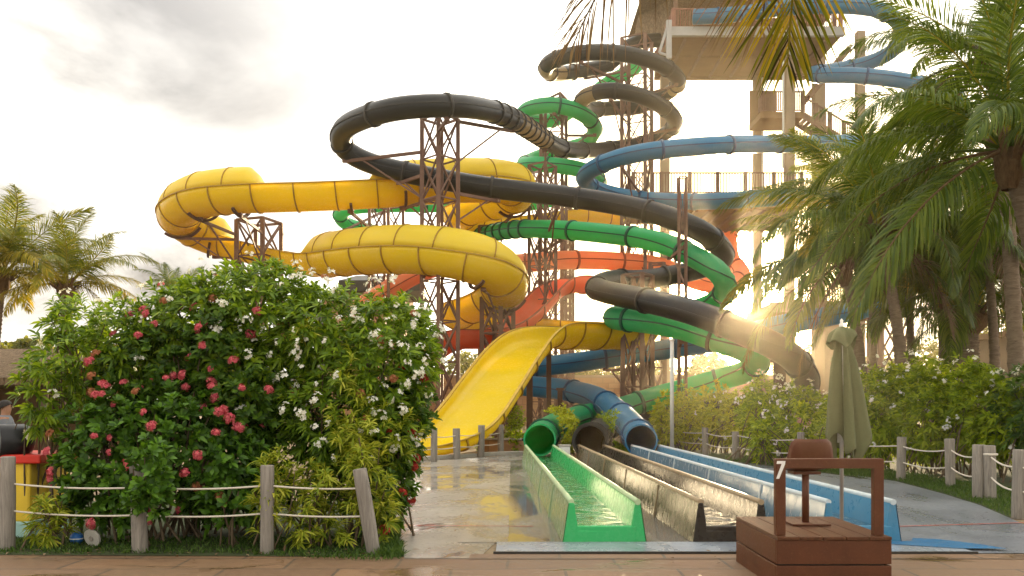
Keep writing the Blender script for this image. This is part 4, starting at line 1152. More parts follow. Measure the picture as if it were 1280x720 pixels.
M['kerb'] = m_paint('grey_kerb', (.42, .39, .34), .8, .2, dirt=(.25, .22, .18))
M['water_far'] = M['wetter']

def sheet(name, pts, z, mat):
    mb = MB(); mb.poly([(p[0], p[1], z) for p in pts]); o = mb.build(name, M[mat]); o['kind'] = 'structure'; return o
def gz(u, v): q = G(u, v); return (q.x, q.y)
sheet('ground', [(-900, -60), (900, -60), (900, 1500), (-900, 1500)], 0.0, 'sand')
sheet('path', [(-30, -6), (30, -6), (30, 9.03), (-30, 9.03)], .004, 'paving')
apron = [gz(506, 699), gz(478, 640), (-2.6, 17), (-3.4, 23.2), (.2, 27.2), (5.2, 33), (6.0, 27), (6.15, 24.2), (7.05, 21.2), (7.75, 17.9)]
right_edge = [gz(1052, 592), gz(1120, 602), gz(1180, 618), gz(1225, 632), gz(1262, 648), gz(1300, 665), gz(1420, 690)]
sheet('pool_deck', [apron[0], apron[1], apron[2], apron[3], apron[4], (.72, 27.2), (.35, 9.72), (-.2, 9.72), (-.3, 9.1), gz(600, 699)], .008, 'wet')
sheet('lane_floor', [(.35, 9.72), (.72, 27.2), (4.9, 31), (4.2, 9.72)], .008, 'wetter')
sheet('blue_deck', [(4.2, 9.72), (4.9, 31), apron[5], apron[6], apron[7], apron[8], apron[9]] + right_edge + [(7.8, 9.06), (4.9, 9.06), (4.9, 9.72)], .008, 'blue_deck')
sheet('pale_strip', [(-.62, 9.75), (-.05, 9.75), (-.05, 24), (-.62, 24)], .012, 'dry_pad')
sheet('splash_floor', [(-.04, 9.75), (.5, 9.75), (.5, 23.8), (-.04, 23.8)], .012, 'wetter')
# drain plate along the lane ends
mb = MB(); mb.box((2.40, 9.37, .016), (5.15, .66, .026)); o = mb.build('drain_strip', M['plate'], None, bevel=.004); o['kind'] = 'structure'
mb = MB(); mb.box((2.40, 9.02, .016), (5.2, .03, .034)); o = mb.build('drain_edge', M['joint'], None); o['kind'] = 'structure'
sheet('sill_paving', [(-.45, 8.72), (5.4, 8.72), (5.4, 9.0), (-.45, 9.0)], .009, 'paving')
sheet('blue_marking', [(3.45, 9.72), (4.62, 9.72), (4.75, 9.95), (5.0, 9.85), (5.3, 9.5), (5.42, 9.2), (4.9, 9.22), (4.3, 9.5), (3.45, 9.55)], .034, 'blue_paint')
sheet('red_marking', [(-1.55, 11.12), (.28, 11.02), (.28, 11.05), (-1.55, 11.15)], .016, 'red_line')
sheet('red_marking', [(4.75, 10.95), (8.2, 11.6), (8.2, 11.64), (4.75, 10.99)], .016, 'red_line')
for v0 in (13.2, 17.0, 20.6):
    sheet('joint_line', [(-2.4, v0), (-.62, v0 + .05), (-.62, v0 + .075), (-2.4, v0 + .025)], .0125, 'kerb')

# grass
def grass(name, poly, n, seed, h=.07):
    rng = np.random.default_rng(seed); poly = np.array(poly)
    lo, hi = poly.min(0), poly.max(0); pts = []
    def inside(p):
        x, y = p; c = False; m = len(poly)
        for i in range(m):
            x1, y1 = poly[i]; x2, y2 = poly[(i+1) % m]
            if (y1 > y) != (y2 > y) and x < (x2-x1)*(y-y1)/(y2-y1) + x1: c = not c
        return c
    while len(pts) < n:
        p = rng.uniform(lo, hi)
        if inside(p): pts.append(p)
    p = np.array(pts); pos = np.concatenate([p, np.full((n, 1), .005)], 1)
    d = rng.normal(size=(n, 3))*.45; d[:, 2] = 1.0
    v, t = leaf_arrays(pos, d, rand_dirs(rng, n), rng.uniform(.6, 1.4, n)*h, .012, .25, rng)
    me = fast_mesh(name, v, t); me.materials.append(M['grass']); o = link_mesh(name, me); o['kind'] = 'stuff'; return o
M['turf'] = m_paint('turf_soil', (.045, .06, .02), .95, .4, dirt=(.09, .07, .04), scale=5)
bedp = [(-9.5, 9.06), gz(505, 697), gz(492, 670), gz(482, 640), (-2.0, 14), (-9.5, 14)]
sheet('bed_soil', bedp, .010, 'turf')
tag(grass('grass', [(-8, 8.99), (-3, 9.0), gz(470, 703), gz(504, 700), gz(495, 672), gz(470, 668), gz(300, 674), (-8, 10.0)], 7500, 1), 'short green grass edging the flower bed', 'grass')
tag(grass('grass', [gz(470, 697), gz(506, 698), gz(494, 665), gz(484, 632), gz(470, 640)], 2600, 4, .11), 'taller grass tuft at the corner of the bed by the wet path', 'grass')
rg = right_edge[:5]
strip = rg + [gz(1290, 632), (9.6, 15), (9.4, 17), (8.9, 19.5), (7.7, 22.3), (6.7, 25), (6.15, 24.4), (7.05, 21.4), (7.75, 18.1)]
sheet('hedge_soil', strip[:6] + [(12.5, 13), (13, 24), (8, 34), (5.6, 34), (5.6, 30), (6.15, 24.3), (7.05, 21.3), (7.75, 18.0)], .010, 'turf')
tag(grass('grass', strip, 9000, 2, .10), 'green grass strip along the right rope fence', 'grass')
tag(grass('grass', [(6.15, 24.4), (7.05, 21.4), (7.75, 18.1), (9.5, 18.5), (9, 22), (7, 27)], 3000, 3, .14), 'longer weeds under the middle of the right hedge', 'grass')

# kerb behind the deck
kb = MB()
kp = [(-3.6, 23.1), (-.75, 26.75), (.35, 27.4)]
for a, b in zip(kp[:-1], kp[1:]):
    kb.beam((a[0], a[1], .06), (b[0], b[1], .06), .22, .12)
o = kb.build('kerb', M['kerb'], None, bevel=.01); o['kind'] = 'structure'
bw = thing('block_wall', 'low stone wall at the foot of the chute beside the green lane', 'wall', (.1, 28.6, 0))
mb = MB(); mb.box((-.2, 28.4, .22), (1.9, .3, .44)); mb.build('wall_body', M['block'], bw)
mb = MB(); mb.box((-.2, 28.4, .47), (2.0, .38, .06)); mb.build('coping', M['kerb'], bw)
wb = thing('white_block', 'small white block between the green and black tube mouths', 'block', (1.45, 23.2, 0))
mb = MB(); mb.box((1.45, 23.2, .24), (.30, .2, .48)); mb.build('block', M['white'], wb, bevel=.02)
mb = MB(); mb.box((1.45, 23.2, .50), (.34, .24, .04)); mb.build('cap', M['kerb'], wb)

# far tan boundary wall
fw = thing('boundary_wall', 'long tan block wall far behind the slides', 'wall', (8, 66, 0))
mb = MB(); mb.box((4, 66, 1.9), (52, .5, 3.8)); mb.build('wall_body', M['block'], fw)
mb = MB(); mb.box((4, 66, 3.9), (52.3, .7, .2)); mb.build('coping', M['concrete'], fw)
for i in range(9):
    mb = MB(); mb.box((-20 + i*6, 65.66, 1.9), (.5, .22, 3.8)); mb.build('pier', M['concrete'], fw)
# dark roofed pavilion between yellow curve and shrubs
pv = thing('pavilion', 'dark roofed tan pavilion behind the lower yellow curve', 'building', tuple(P(465, HV, 58).xy) + (0,))
a, b = P(436, 358, 58), P(520, 336, 58)
mb = MB(); mb.box(((a.x+b.x)/2 - 1.2, 60, a.z/2 - .2), (b.x-a.x + 1, 5, a.z - .4)); mb.build('wall', M['block'], pv)
mb = MB(); x0, x1 = a.x - .4, b.x + .5
mb.add([(x0, 56.5, a.z-.5), (x1, 56.5, a.z-.5), (x1, 63, a.z-.5), (x0, 63, a.z-.5), (x0, 56.5, a.z+.2), (x1, 56.5, a.z+.2), (x1, 63, b.z+.3), (x0, 63, b.z+.3)],
       [(3,2,1,0), (4,5,6,7), (0,1,5,4), (1,2,6,5), (2,3,7,6), (3,0,4,7)]); mb.build('roof', M['joint'], pv)
# beige building on the far right
bb = thing('beige_building', 'beige building behind the palms at the right edge', 'building', (26, 46, 0))
mb = MB(); mb.box((31, 46, 2.6), (10, 5, 5.2)); mb.build('wall', M['concrete'], bb)
mb = MB(); mb.box((31, 46, 5.35), (10.6, 5.6, .3)); mb.build('roof', M['soffit'], bb)
for x in (27.5, 30.5):
    mb = MB(); mb.box((x, 43.47, 2.6), (1.2, .1, 1.4)); f = mb.build('window', M['rail_brown'], bb)
    mb = MB(); mb.box((x, 43.40, 2.6), (1.0, .06, 1.2)); mb.build('pane', M['joint'], f)

# ------------------------------------------------------------------ rope fences
def log_post(root, x, y, h, r, tilt=(0, 0), seed=0):
    rng = random.Random(seed); mb = MB(); r *= rng.uniform(.9, 1.1); h *= rng.uniform(.96, 1.05); tilt = (tilt[0] + rng.uniform(-.025, .025), tilt[1] + rng.uniform(-.02, .02))
    pts = [Vector((x + tilt[0]*h*k/5, y + tilt[1]*h*k/5, h*k/5)) for k in range(6)]
    mb.tube(pts, [r*rng.uniform(.96, 1.05) for _ in pts], 14)
    o = mb.build('post', M['post'], root, bevel=.012); return pts
def rope(root, pts, r=.012, sag=.05):
    mb = MB(); allp = []
    for a, b in zip(pts[:-1], pts[1:]):
        for k in range(9):
            t = k/9; q = Vector(a).lerp(Vector(b), t); q.z -= sag*4*t*(1-t)*min(1, (Vector(b)-Vector(a)).length/1.5); allp.append(q)
    allp.append(Vector(pts[-1])); mb.tube(allp, r, 6); return mb.build('rope', M['rope'], root)
lf = thing('rope_fence', 'weathered log fence with two ropes in front of the big flower bed', 'fence', (-3.2, 9.15, 0), 'rope fences')
lp = [(-7.4, 9.2, .95, .08, (0, 0)), (G(8, 688).x, 9.3, 1.0, .085, (.0, 0)), (G(165, 695).x, 9.13, .92, .075, (0, 0)), (G(333, 693).x, 9.05, .95, .077, (.01, 0)), (G(467, 693).x, 9.05, .95, .08, (-.16, 0))]
tops = []
for i, (x, y, h, r, tl) in enumerate(lp):
    log_post(lf, x, y, h, r, tl, i)
for z in (.72, .42):
    rope(lf, [(x + tl[0]*z, y - .0, z + (.02 if i % 2 else -.01)) for i, (x, y, h, r, tl) in enumerate(lp)], .011, .03)
mf = thing('rope_fence', 'short grey log and rope fence at the foot of the yellow chute', 'fence', (-1.2, 25.3, 0), 'rope fences')
mp_ = [(-3.3, 22.6), G(542, 578).xy, G(571, 574.6).xy, G(601, 571.6).xy, G(626, 569).xy]
for i, q in enumerate(mp_): log_post(mf, q[0], q[1] + .1, .95, .1, (0, 0), 20+i)
for z in (.72, .38): rope(mf, [(q[0], q[1] + .1, z) for q in mp_], .014, .04)
rf = thing('rope_fence', 'long pale log and rope fence curving along the right hedge', 'fence', (7.8, 18, 0), 'rope fences')
rp = [(5.75, 31.2, .85), (6.15, 26.7, .92), (6.5, 24.4, .88), (7.37, 21.4, .9), (8.33, 18.0, .92), (8.56, 16.4, .95), (7.95, 14.3, .94)]
for i, (x, y, h) in enumerate(rp): log_post(rf, x, y, h, .098, (0, 0), 40+i)
for z in (.74, .40): rope(rf, [(x, y, z) for x, y, h in rp], .014, .07)
r2 = thing('rope_fence', 'log and rope fence starting beside its neighbour and leaving the picture at right', 'fence', (7.6, 12.6, 0), 'rope fences')
rp2 = [(8.06, 14.15, .92), (7.15, 11.85, .97), (7.3, 9.6, .95)]
for i, (x, y, h) in enumerate(rp2): log_post(r2, x, y, h, .095, (0, 0), 60+i)
for z in (.74, .40): rope(r2, [(x, y, z) for x, y, h in rp2], .014, .06)
mb = MB(); mb.lathe((8.06, 14.15, .78), [(.1, -.02), (.112, -.01), (.112, .01), (.1, .02)], 14); mb.build('rope_loop', M['rope'], r2)

# ------------------------------------------------------------------ lifeguard stand
ls = thing('lifeguard_platform', 'brown wooden lifeguard platform with an upright rail frame numbered 7', 'platform', (2.82, 7.95, 0))
x0, x1, y0, y1, H = 2.30, 3.30, 7.30, 8.62, .46
n = 5; wpl = (x1-x0)/n
for i in range(n):
    mb = MB(); mb.box((x0 + wpl*(i+.5), (y0+y1)/2, H - .014), (wpl - .008, y1-y0 + .03, .028)); mb.build('plank', M['deck_wood'], ls, bevel=.004)
for z, h in ((H - .03 - .105, .208), (.105, .205)):
    for (c, s) in (((( x0+x1)/2, y0 + .012, z), (x1-x0, .026, h)), (((x0+x1)/2, y1 - .012, z), (x1-x0, .026, h)),
                   ((x0 + .012, (y0+y1)/2, z), (.026, y1-y0 - .05, h)), ((x1 - .012, (y0+y1)/2, z), (.026, y1-y0 - .05, h))):
        mb = MB(); mb.box(c, s); mb.build('side_board', M['deck_paint'], ls, bevel=.005)
mb = MB(); mb.box(((x0+x1)/2, (y0+y1)/2, H/2 - .03), (x1-x0 - .08, y1-y0 - .08, H - .08)); mb.build('inner_frame', M['joint'], ls)
fr_ = MB(); ft = 1.135; fy = y0 + .09
fr_.box((x0 + .055, fy, (H + ft)/2), (.088, .07, ft - H)); fr_.box((x1 - .055 - .03, fy, (H + ft)/2), (.088, .07, ft - H))
fr_.box(((x0 + x1)/2 - .015, fy, ft - .043), (x1 - x0 - .03 - .11 - .07, .07, .086))
rail = fr_.build('rail_frame', M['deck_paint'], ls, bevel=.006)
# the number, white strokes on the left upright
sv = [(.012, .155), (.085, .155), (.082, .128), (.030, 0.0), (.004, 0.0), (.052, .130), (.008, .130)]
mb = MB(); bx = x0 + .008; bz = ft - .175
mb.slab([(bx + a, fy - .0378, bz + b) for a, b in sv], (0, -.002, 0)); mb.build('number_seven', M['white'], rail)
ch = thing('swivel_chair', 'brown moulded chair on a single post standing on the lifeguard platform', 'chair', (2.83, 8.1, H))
mb = MB(); mb.box((2.83, 8.1, H + .014), (.36, .36, .014)); mb.build('base_plate', M['metal'] if False else M['chair'], ch, bevel=.003)
mb = MB(); mb.tube([(2.83, 8.1, H + .02), (2.83, 8.1, .98)], .034, 14); mb.build('pedestal', M['chair'], ch)
# shell: backrest towards the camera, seat pan reaching away
def shell():
    mb = MB(); nu, nv = 12, 14; vs, fs = [], []
    prof = []   # (y, z, halfwidth)
    for k in range(nv + 1):
        t = k/nv
        if t < .6:
            s = t/.6; y = -.21 + .03*s + .09*s**4; z = 1.285 - .30*s; hw = .185 + .058*s
            if s < .15: hw -= .035*(1 - s/.15)**2
        else:
            s = (t-.6)/.4; y = -.09 + .42*s; z = .985 - .045*math.sin(min(1, s*1.5)*math.pi/2) + .02*s; hw = .237 - .015*s - (.06*((s-.75)/.25)**2 if s > .75 else 0)
        prof.append((y, z, hw))
    for th in (0, 1):
        for i_, (y, z, hw) in enumerate(prof):
            f = min(1, max(0, (i_/nv - .35)/.4))
            for j in range(nu + 1):
                a = j/nu*2 - 1
                e = abs(a)**2.5
                vs.append(Vector((2.83 + a*hw, 8.1 + y + .05*e*(1-f) + .018*th*(1-f), z + .045*e*f + .018*th*f)))
    W = nu + 1; Nn = (nv+1)*W
    for i in range(nv):
        for j in range(nu):
            q = (i*W+j, i*W+j+1, (i+1)*W+j+1, (i+1)*W+j); fs.append(q); fs.append(tuple(Nn + x for x in reversed(q)))
    edge = [j for j in range(W)] + [i*W + nu for i in range(1, nv+1)] + [nv*W + j for j in reversed(range(nu))] + [i*W for i in reversed(range(1, nv))]
    for a, b in zip(edge, edge[1:] + edge[:1]): fs.append((a, b, Nn + b, Nn + a))
    return mb.add(vs, fs, True)
shell().build('seat_shell', M['chair'], ch)
mb = MB(); mb.box((2.83, 8.14, .955), (.26, .2, .03)); mb.build('seat_bracket', M['chair'], ch, bevel=.006)

# ------------------------------------------------------------------ closed parasol
px, py = P(1052, HV, 8.95).x, 8.95
um = thing('parasol', 'closed olive green parasol standing behind the lifeguard platform', 'parasol', (px, py, 0))
zt = P(1052, 409, py).z; zb = P(1052, 572, py).z
mb = MB(); mb.tube([(px, py, .05), (px, py, zt + .03)], .021, 12); mb.build('pole', M['metal'], um)
mb = MB(); mb.lathe((px, py, 0), [(.0, .11), (.05, .11), (.06, .07), (.24, .06), (.27, .03), (.27, 0)], 24); mb.build('base', M['concrete'], um)
mb = MB(); mb.lathe((px, py, zt + .02), [(.022, -.02), (.026, .01), (.014, .03), (.018, .05), (.0, .075)], 12); mb.build('finial', M['white'], um)
def furled(top, bot, rtop, rmid, rbot, fold, nf, hem, lean, ph, n=96, m=26, twist=.25):
    mb = MB(); vs, fs = [], []
    for th in (0, 1):
        for i in range(m + 1):
            t = i/m
            for k in range(n):
                a = 2*math.pi*k/n
                w = math.cos(nf*a + ph + twist*t*2); w2 = math.cos(2*a + ph*1.7 + .6*t)
                zlow = bot + hem*(.5 + .5*math.cos(nf*a + ph)) + hem*.5*math.cos(3*a + 1.1*ph)
                z = top + (zlow - top)*t
                r = (rtop + (rmid - rtop)*min(1, t*2.2)**.75) if t < .455 else rmid + (rbot - rmid)*((t-.455)/.545)
                r *= 1 + fold*min(1, t*3)*(abs(w)**1.5*math.copysign(1, w)) + .12*w2*t
                r -= .006*th
                vs.append(Vector((px + lean*t + r*math.cos(a)*1.08, py + r*math.sin(a)*.9, z - (.004*th))))
    N = (m+1)*n
    for i in range(m):
        for k in range(n):
            k2 = (k+1) % n; q = (i*n+k, i*n+k2, (i+1)*n+k2, (i+1)*n+k); fs.append(q); fs.append(tuple(N + x for x in reversed(q)))
    for k in range(n):
        k2 = (k+1) % n; fs.append((m*n+k, N+m*n+k, N+m*n+k2, m*n+k2))
    return mb.add(vs, fs, True)
furled(zt - .02, zb + .0, .035, .105, .158, .46, 5, .20, .05, .6, twist=.6).build('canopy', M['canvas'], um)
furled(zt + .005, zt - .22, .028, .115, .148, .18, 4, .09, 0, 2.2, m=10).build('vent_cap', M['canvas'], um)
mb = MB()
for k in range(6):
    a = k*math.pi/3 + .3; mb.beam((px + .045*math.cos(a), py + .045*math.sin(a), zt - .1), (px + .075*math.cos(a) + .03, py + .075*math.sin(a), zb + .16), .014, .018)
mb.build('ribs', M['metal'], um)

# ------------------------------------------------------------------ left end: play train, hut, person, toys
pt = thing('play_train', 'toy locomotive with black boiler, white dial, red beam and yellow side', 'play train', (-6.4, 10.5, 0))
M['red_paint'] = m_paint('red_gloss_paint', (.62, .035, .02), .3, .15)
M['yellow_paint'] = m_paint('yellow_gloss_paint', (.74, .50, .04), .4, .15)
M['aqua_paint'] = m_paint('pale_aqua_paint', (.35, .55, .50), .45, .15)
M['black_paint'] = m_paint('black_gloss_paint', (.02, .02, .022), .3, .2)
mb = MB(); mb.box((-7.0, 10.6, .55), (2.35, .9, .72)); mb.build('side_panel', M['yellow_paint'], pt, bevel=.03)
mb = MB(); mb.box((-7.0, 10.6, .10), (2.38, .94, .2)); mb.build('base', M['aqua_paint'], pt, bevel=.02)
mb = MB(); mb.box((-6.95, 10.6, .955), (2.55, 1.0, .11)); mb.build('buffer_beam', M['red_paint'], pt, bevel=.02)
cd = P(-4, 551, 10.15); ax = Vector((.70, .71, 0)); cr_ = Vector((.71, -.70, 0))
mb = MB(); mb.tube([cd, cd + ax*.30, cd + ax*.37, cd + ax*.41], [.20, .20, .16, .06], 28); bo = mb.build('boiler', M['black_paint'], pt)
mb = MB(); mb.tube([cd - ax*.002, cd - ax*.022], .165, 28); dl = mb.build('dial', M['white'], pt)
mb = MB()
for k in range(12):
    a = k*math.pi/6; e = cr_*math.cos(a) + Vector((0, 0, math.sin(a))); q = cd - ax*.024 + e*.14; mb.beam(q, q - e*.024, .008, .006)
mb.build('dial_marks', M['black_paint'], dl)
# thatched hut
ht = thing('thatched_hut', 'open hut with a thick thatched roof behind the left end of the bed', 'hut', (-18, 28, 0))
ez = P(20, 481, 26).z; mb = MB()
x0h, x1h = -23, -14.2
mb.add([(x0h, 26, ez), (x1h, 26, ez), (x1h, 33, ez), (x0h, 33, ez), (x0h, 26, ez+.22), (x1h, 26, ez+.22), (x1h, 33, ez+.22), (x0h, 33, ez+.22), (x0h+2.2, 29.5, ez+1.35), (x1h-1.6, 29.5, ez+1.35)],
       [(3,2,1,0), (0,1,5,4), (1,2,6,5), (2,3,7,6), (3,0,4,7), (4,5,9,8), (5,6,9), (6,7,8,9), (7,4,8)]); mb.build('roof', M['thatch'], ht)
mb = MB(); mb.box((-18.6, 32, ez/2), (8, .2, ez)); mb.build('back_wall', M['soffit'], ht)
for x, y in ((-22.4, 26.6), (-18.8, 26.6), (-14.8, 26.6), (-14.8, 32.4)):
    mb = MB(); mb.tube([(x, y, 0), (x, y, ez)], .11, 10); mb.build('corner_post', M['stem'], ht)
mb = MB(); mb.box((-18.6, 27.2, .95), (7.2, .5, .08)); mb.box((-18.6, 27.3, .46), (7.0, .2, .9)); mb.build('counter', M['deck_paint'], ht)
# person by the hut
def person(x, y, face):
    root = thing('person', 'dark haired person in a grey shirt standing behind the toy locomotive', 'person', (x, y, 0))
    J = {'pelvis': (0, 0, .92), 'waist': (0, 0, 1.05), 'chest': (0, 0, 1.27), 'neck': (0, .0, 1.42), 'chin': (0, .015, 1.49), 'head': (0, .02, 1.58), 'crown': (0, .0, 1.66),
         'shl': (-.17, 0, 1.36), 'ell': (-.22, .03, 1.09), 'wrl': (-.18, .2, .98), 'hdl': (-.16, .27, .98), 'shr': (.17, 0, 1.36), 'elr': (.23, .05, 1.10), 'wrr': (.14, .24, 1.12), 'hdr': (.1, .30, 1.15),
         'hpl': (-.09, 0, .88), 'knl': (-.1, .02, .48), 'anl': (-.1, -.02, .08), 'tol': (-.11, .14, .03), 'hpr': (.09, 0, .88), 'knr': (.1, .02, .48), 'anr': (.1, -.02, .08), 'tor': (.11, .14, .03)}
    RD = {'pelvis': .14, 'waist': .125, 'chest': .145, 'neck': .058, 'chin': .075, 'head': .092, 'crown': .06, 'shl': .062, 'ell': .045, 'wrl': .033, 'hdl': .035, 'shr': .062, 'elr': .045, 'wrr': .033, 'hdr': .035,
          'hpl': .095, 'knl': .062, 'anl': .045, 'tol': .035, 'hpr': .095, 'knr': .062, 'anr': .045, 'tor': .035}
    E = [('pelvis','waist'),('waist','chest'),('chest','neck'),('neck','chin'),('chin','head'),('head','crown'),('chest','shl'),('shl','ell'),('ell','wrl'),('wrl','hdl'),('chest','shr'),('shr','elr'),('elr','wrr'),('wrr','hdr'),
         ('pelvis','hpl'),('hpl','knl'),('knl','anl'),('anl','tol'),('pelvis','hpr'),('hpr','knr'),('knr','anr'),('anr','tor')]
    K = list(J); me = bpy.data.meshes.new('body')
    rz = Matrix.Rotation(face, 3, 'Z')
    me.from_pydata([tuple(rz @ Vector(J[k])) for k in K], [(K.index(a), K.index(b)) for a, b in E], [])
    skin = m_paint('skin', (.36, .19, .12), .5, .1); me.materials.append(skin)
    o = link_mesh('body', me, root); o.modifiers.new('skin', 'SKIN'); s = o.modifiers.new('sub', 'SUBSURF'); s.levels = 2; s.render_levels = 2
    for i, k in enumerate(K): o.data.skin_vertices[0].data[i].radius = (RD[k], RD[k]*(.75 if k in ('pelvis', 'waist', 'chest') else 1))
    o.data.skin_vertices[0].data[0].use_root = True
    def loc(p): return Vector((x, y, 0)) + rz @ Vector(p)
    shirt = m_paint('grey_shirt', (.16, .17, .19), .85, .15); hair = m_paint('dark_hair', (.018, .012, .009), .6, .3); tr = m_paint('dark_trousers', (.05, .055, .07), .85, .2)
    mb = MB(); n = 20; vs, fs = [], []
    for (z, a, b) in ((.86, .185, .135), (1.0, .165, .125), (1.15, .175, .135), (1.3, .2, .14), (1.39, .17, .11), (1.44, .085, .08)):
        vs += [loc((a*math.cos(2*math.pi*k/n), b*math.sin(2*math.pi*k/n), z)) for k in range(n)]
    for i in range(5): fs += [(i*n+k, i*n+(k+1) % n, (i+1)*n+(k+1) % n, (i+1)*n+k) for k in range(n)]
    mb.add(vs, fs, True)
    for sx in ('l', 'r'): mb.tube([loc(J['sh'+sx]), loc(Vector(J['sh'+sx]).lerp(Vector(J['el'+sx]), .8))], [.078, .062], 12, cap=False)
    mb.build('shirt', shirt, root)
    mb = MB()
    for sx in ('l', 'r'): mb.tube([loc(J['hp'+sx]) + Vector((0, 0, .06)), loc(J['kn'+sx]), loc(J['an'+sx])], [.125, .085, .068], 12)
    mb.build('trousers', tr, root)
    mb = MB(); vs, fs = [], []
    for i in range(7):
        ph = i/6*1.75
        for k in range(18):
            a = 2*math.pi*k/18; back = .5 - .5*math.sin(a); q = ph*(.62 + .5*back)
            vs.append(loc((.108*math.sin(q)*math.cos(a), .005 + .118*math.sin(q)*math.sin(a), 1.575 + .122*math.cos(q))))
    for i in range(6): fs += [(i*18+k, i*18+(k+1) % 18, (i+1)*18+(k+1) % 18, (i+1)*18+k) for k in range(18)]
    mb.add(vs, fs, True); mb.build('hair', hair, root)
    mb = MB(); mb.add([loc((-.012, .105, 1.60)), loc((.012, .105, 1.60)), loc((.018, .108, 1.56)), loc((-.018, .108, 1.56)), loc((0, .13, 1.565))], [(0, 1, 4), (1, 2, 4), (2, 3, 4), (3, 0, 4)]); mb.build('nose', skin, root)
    mb = MB()
    for sx in (-1, 1): mb.lathe(loc((sx*.034, .098, 1.592)), [(.0, .008), (.012, .0), (.0, -.008)], 8)
    mb.build('eyes', hair, root)
    return root
person(-8.45, 14.0, R(-70))
# things lying under the shrubs
bl = thing('blue_ball', 'blue ball lying under the red flowered shrub', 'ball', (*G(96, 681).xy, .0))
q = G(96, 681); mb = MB(); mb.lathe((q.x, q.y, .075), [(.075*math.sin(math.pi*k/10), -.075*math.cos(math.pi*k/10)) for k in range(11)], 20); mb.build('ball', m_paint('blue_plastic', (.03, .14, .42), .35, .2), bl)
mb = MB(); mb.lathe((q.x, q.y, .075), [(.076, -.006), (.0768, 0), (.076, .006)], 20); mb.build('band', M['white'], bl)
dk = thing('pale_disc', 'round pale disc leaning under the shrub beside the blue ball', 'disc', (*G(114, 685).xy, 0))
q = G(114, 685); mb = MB(); mb.tube([(q.x, q.y, .105), (q.x + .01, q.y + .03, .115)], .105, 28); mb.build('disc', M['kerb'], dk, bevel=.006)
mb = MB(); mb.tube([(q.x - .002, q.y - .008, .104), (q.x, q.y - .0005, .105)], .028, 16); mb.build('hub', M['post'], dk)

# fallen leaves on the paving
lr = np.random.default_rng(88); n = 150
px_ = np.concatenate([lr.uniform(-6.5, -.2, 90), lr.uniform(-2.2, 4.8, 60)]); py_ = np.concatenate([lr.normal(8.95, .22, 90).clip(8.3, 9.6), lr.uniform(8.3, 14, 60)])
pos = np.stack([px_, py_, np.full(n, .03)], 1); d = lr.normal(size=(n, 3)); d[:, 2] *= .12
v, t = leaf_arrays(pos, d, np.tile([[0, 0, 1.0]], (n, 1)) + lr.normal(size=(n, 3))*.2, lr.uniform(.04, .10, n), .025, .05, lr)
me = fast_mesh('fallen_leaves', v, t); me.materials.append(M['frond_dead']); o = link_mesh('fallen_leaves', me); o['kind'] = 'stuff'; tag(o, 'dry leaves scattered on the paving by the flower bed', 'leaves')
SKY_STRENGTH, CLOUD, SUN_E, EXPOSURE, HAZE, HAZE_G = 0.1, 10.5, 5.0, 0.75, 0.00065, .885
# ------------------------------------------------------------------ sky, sun, camera
SUN_AZ, SUN_EL = 15.1, 7.1
sd = Vector((math.sin(R(SUN_AZ))*math.cos(R(SUN_EL)), math.cos(R(SUN_AZ))*math.cos(R(SUN_EL)), math.sin(R(SUN_EL))))
W = bpy.data.worlds.new('World'); SC.world = W; W.use_nodes = True
nt = W.node_tree; nt.nodes.clear(); N = nt.nodes; Lk = nt.links
outw = N.new('ShaderNodeOutputWorld'); bg = N.new('ShaderNodeBackground'); bg.inputs['Strength'].default_value = SKY_STRENGTH
sky = N.new('ShaderNodeTexSky'); sky.sky_type = 'NISHITA'; sky.sun_disc = False; sky.sun_elevation = R(SUN_EL); sky.sun_rotation = R(SUN_AZ)
sky.air_density = 1.2; sky.dust_density = 2.5; sky.ozone_density = 1.0
tc = N.new('ShaderNodeTexCoord')
def wnoise(scale, detail, rough, dist=0.0, loc=(0, 0, 0)):
    mp = N.new('ShaderNodeMapping'); mp.inputs['Scale'].default_value = (1, 1, 1.9); mp.inputs['Location'].default_value = loc
    nz = N.new('ShaderNodeTexNoise'); nz.inputs['Scale'].default_value = scale; nz.inputs['Detail'].default_value = detail; nz.inputs['Roughness'].default_value = rough; nz.inputs['Distortion'].default_value = dist
    Lk.new(tc.outputs['Generated'], mp.inputs['Vector']); Lk.new(mp.outputs['Vector'], nz.inputs['Vector']); return nz.outputs['Fac']
def wramp(f, stops):
    r = N.new('ShaderNodeValToRGB'); e = r.color_ramp.elements
    while len(e) < len(stops): e.new(.5)
    for el, (p, c) in zip(e, stops): el.position = p; el.color = (*c, 1) if not isinstance(c, (int, float)) else (c, c, c, 1)
    Lk.new(f, r.inputs['Fac']); return r.outputs['Color']
def wmix(f, a, b, mode='MIX'):
    m = N.new('ShaderNodeMix'); m.data_type = 'RGBA'; m.blend_type = mode
    for k_, v in ((0, f), (6, a), (7, b)):
        s = m.inputs[k_]
        if isinstance(v, bpy.types.NodeSocket): Lk.new(v, s)
        elif k_ == 0: s.default_value = v
        else: s.default_value = (*v, 1)
    return m.outputs[2]
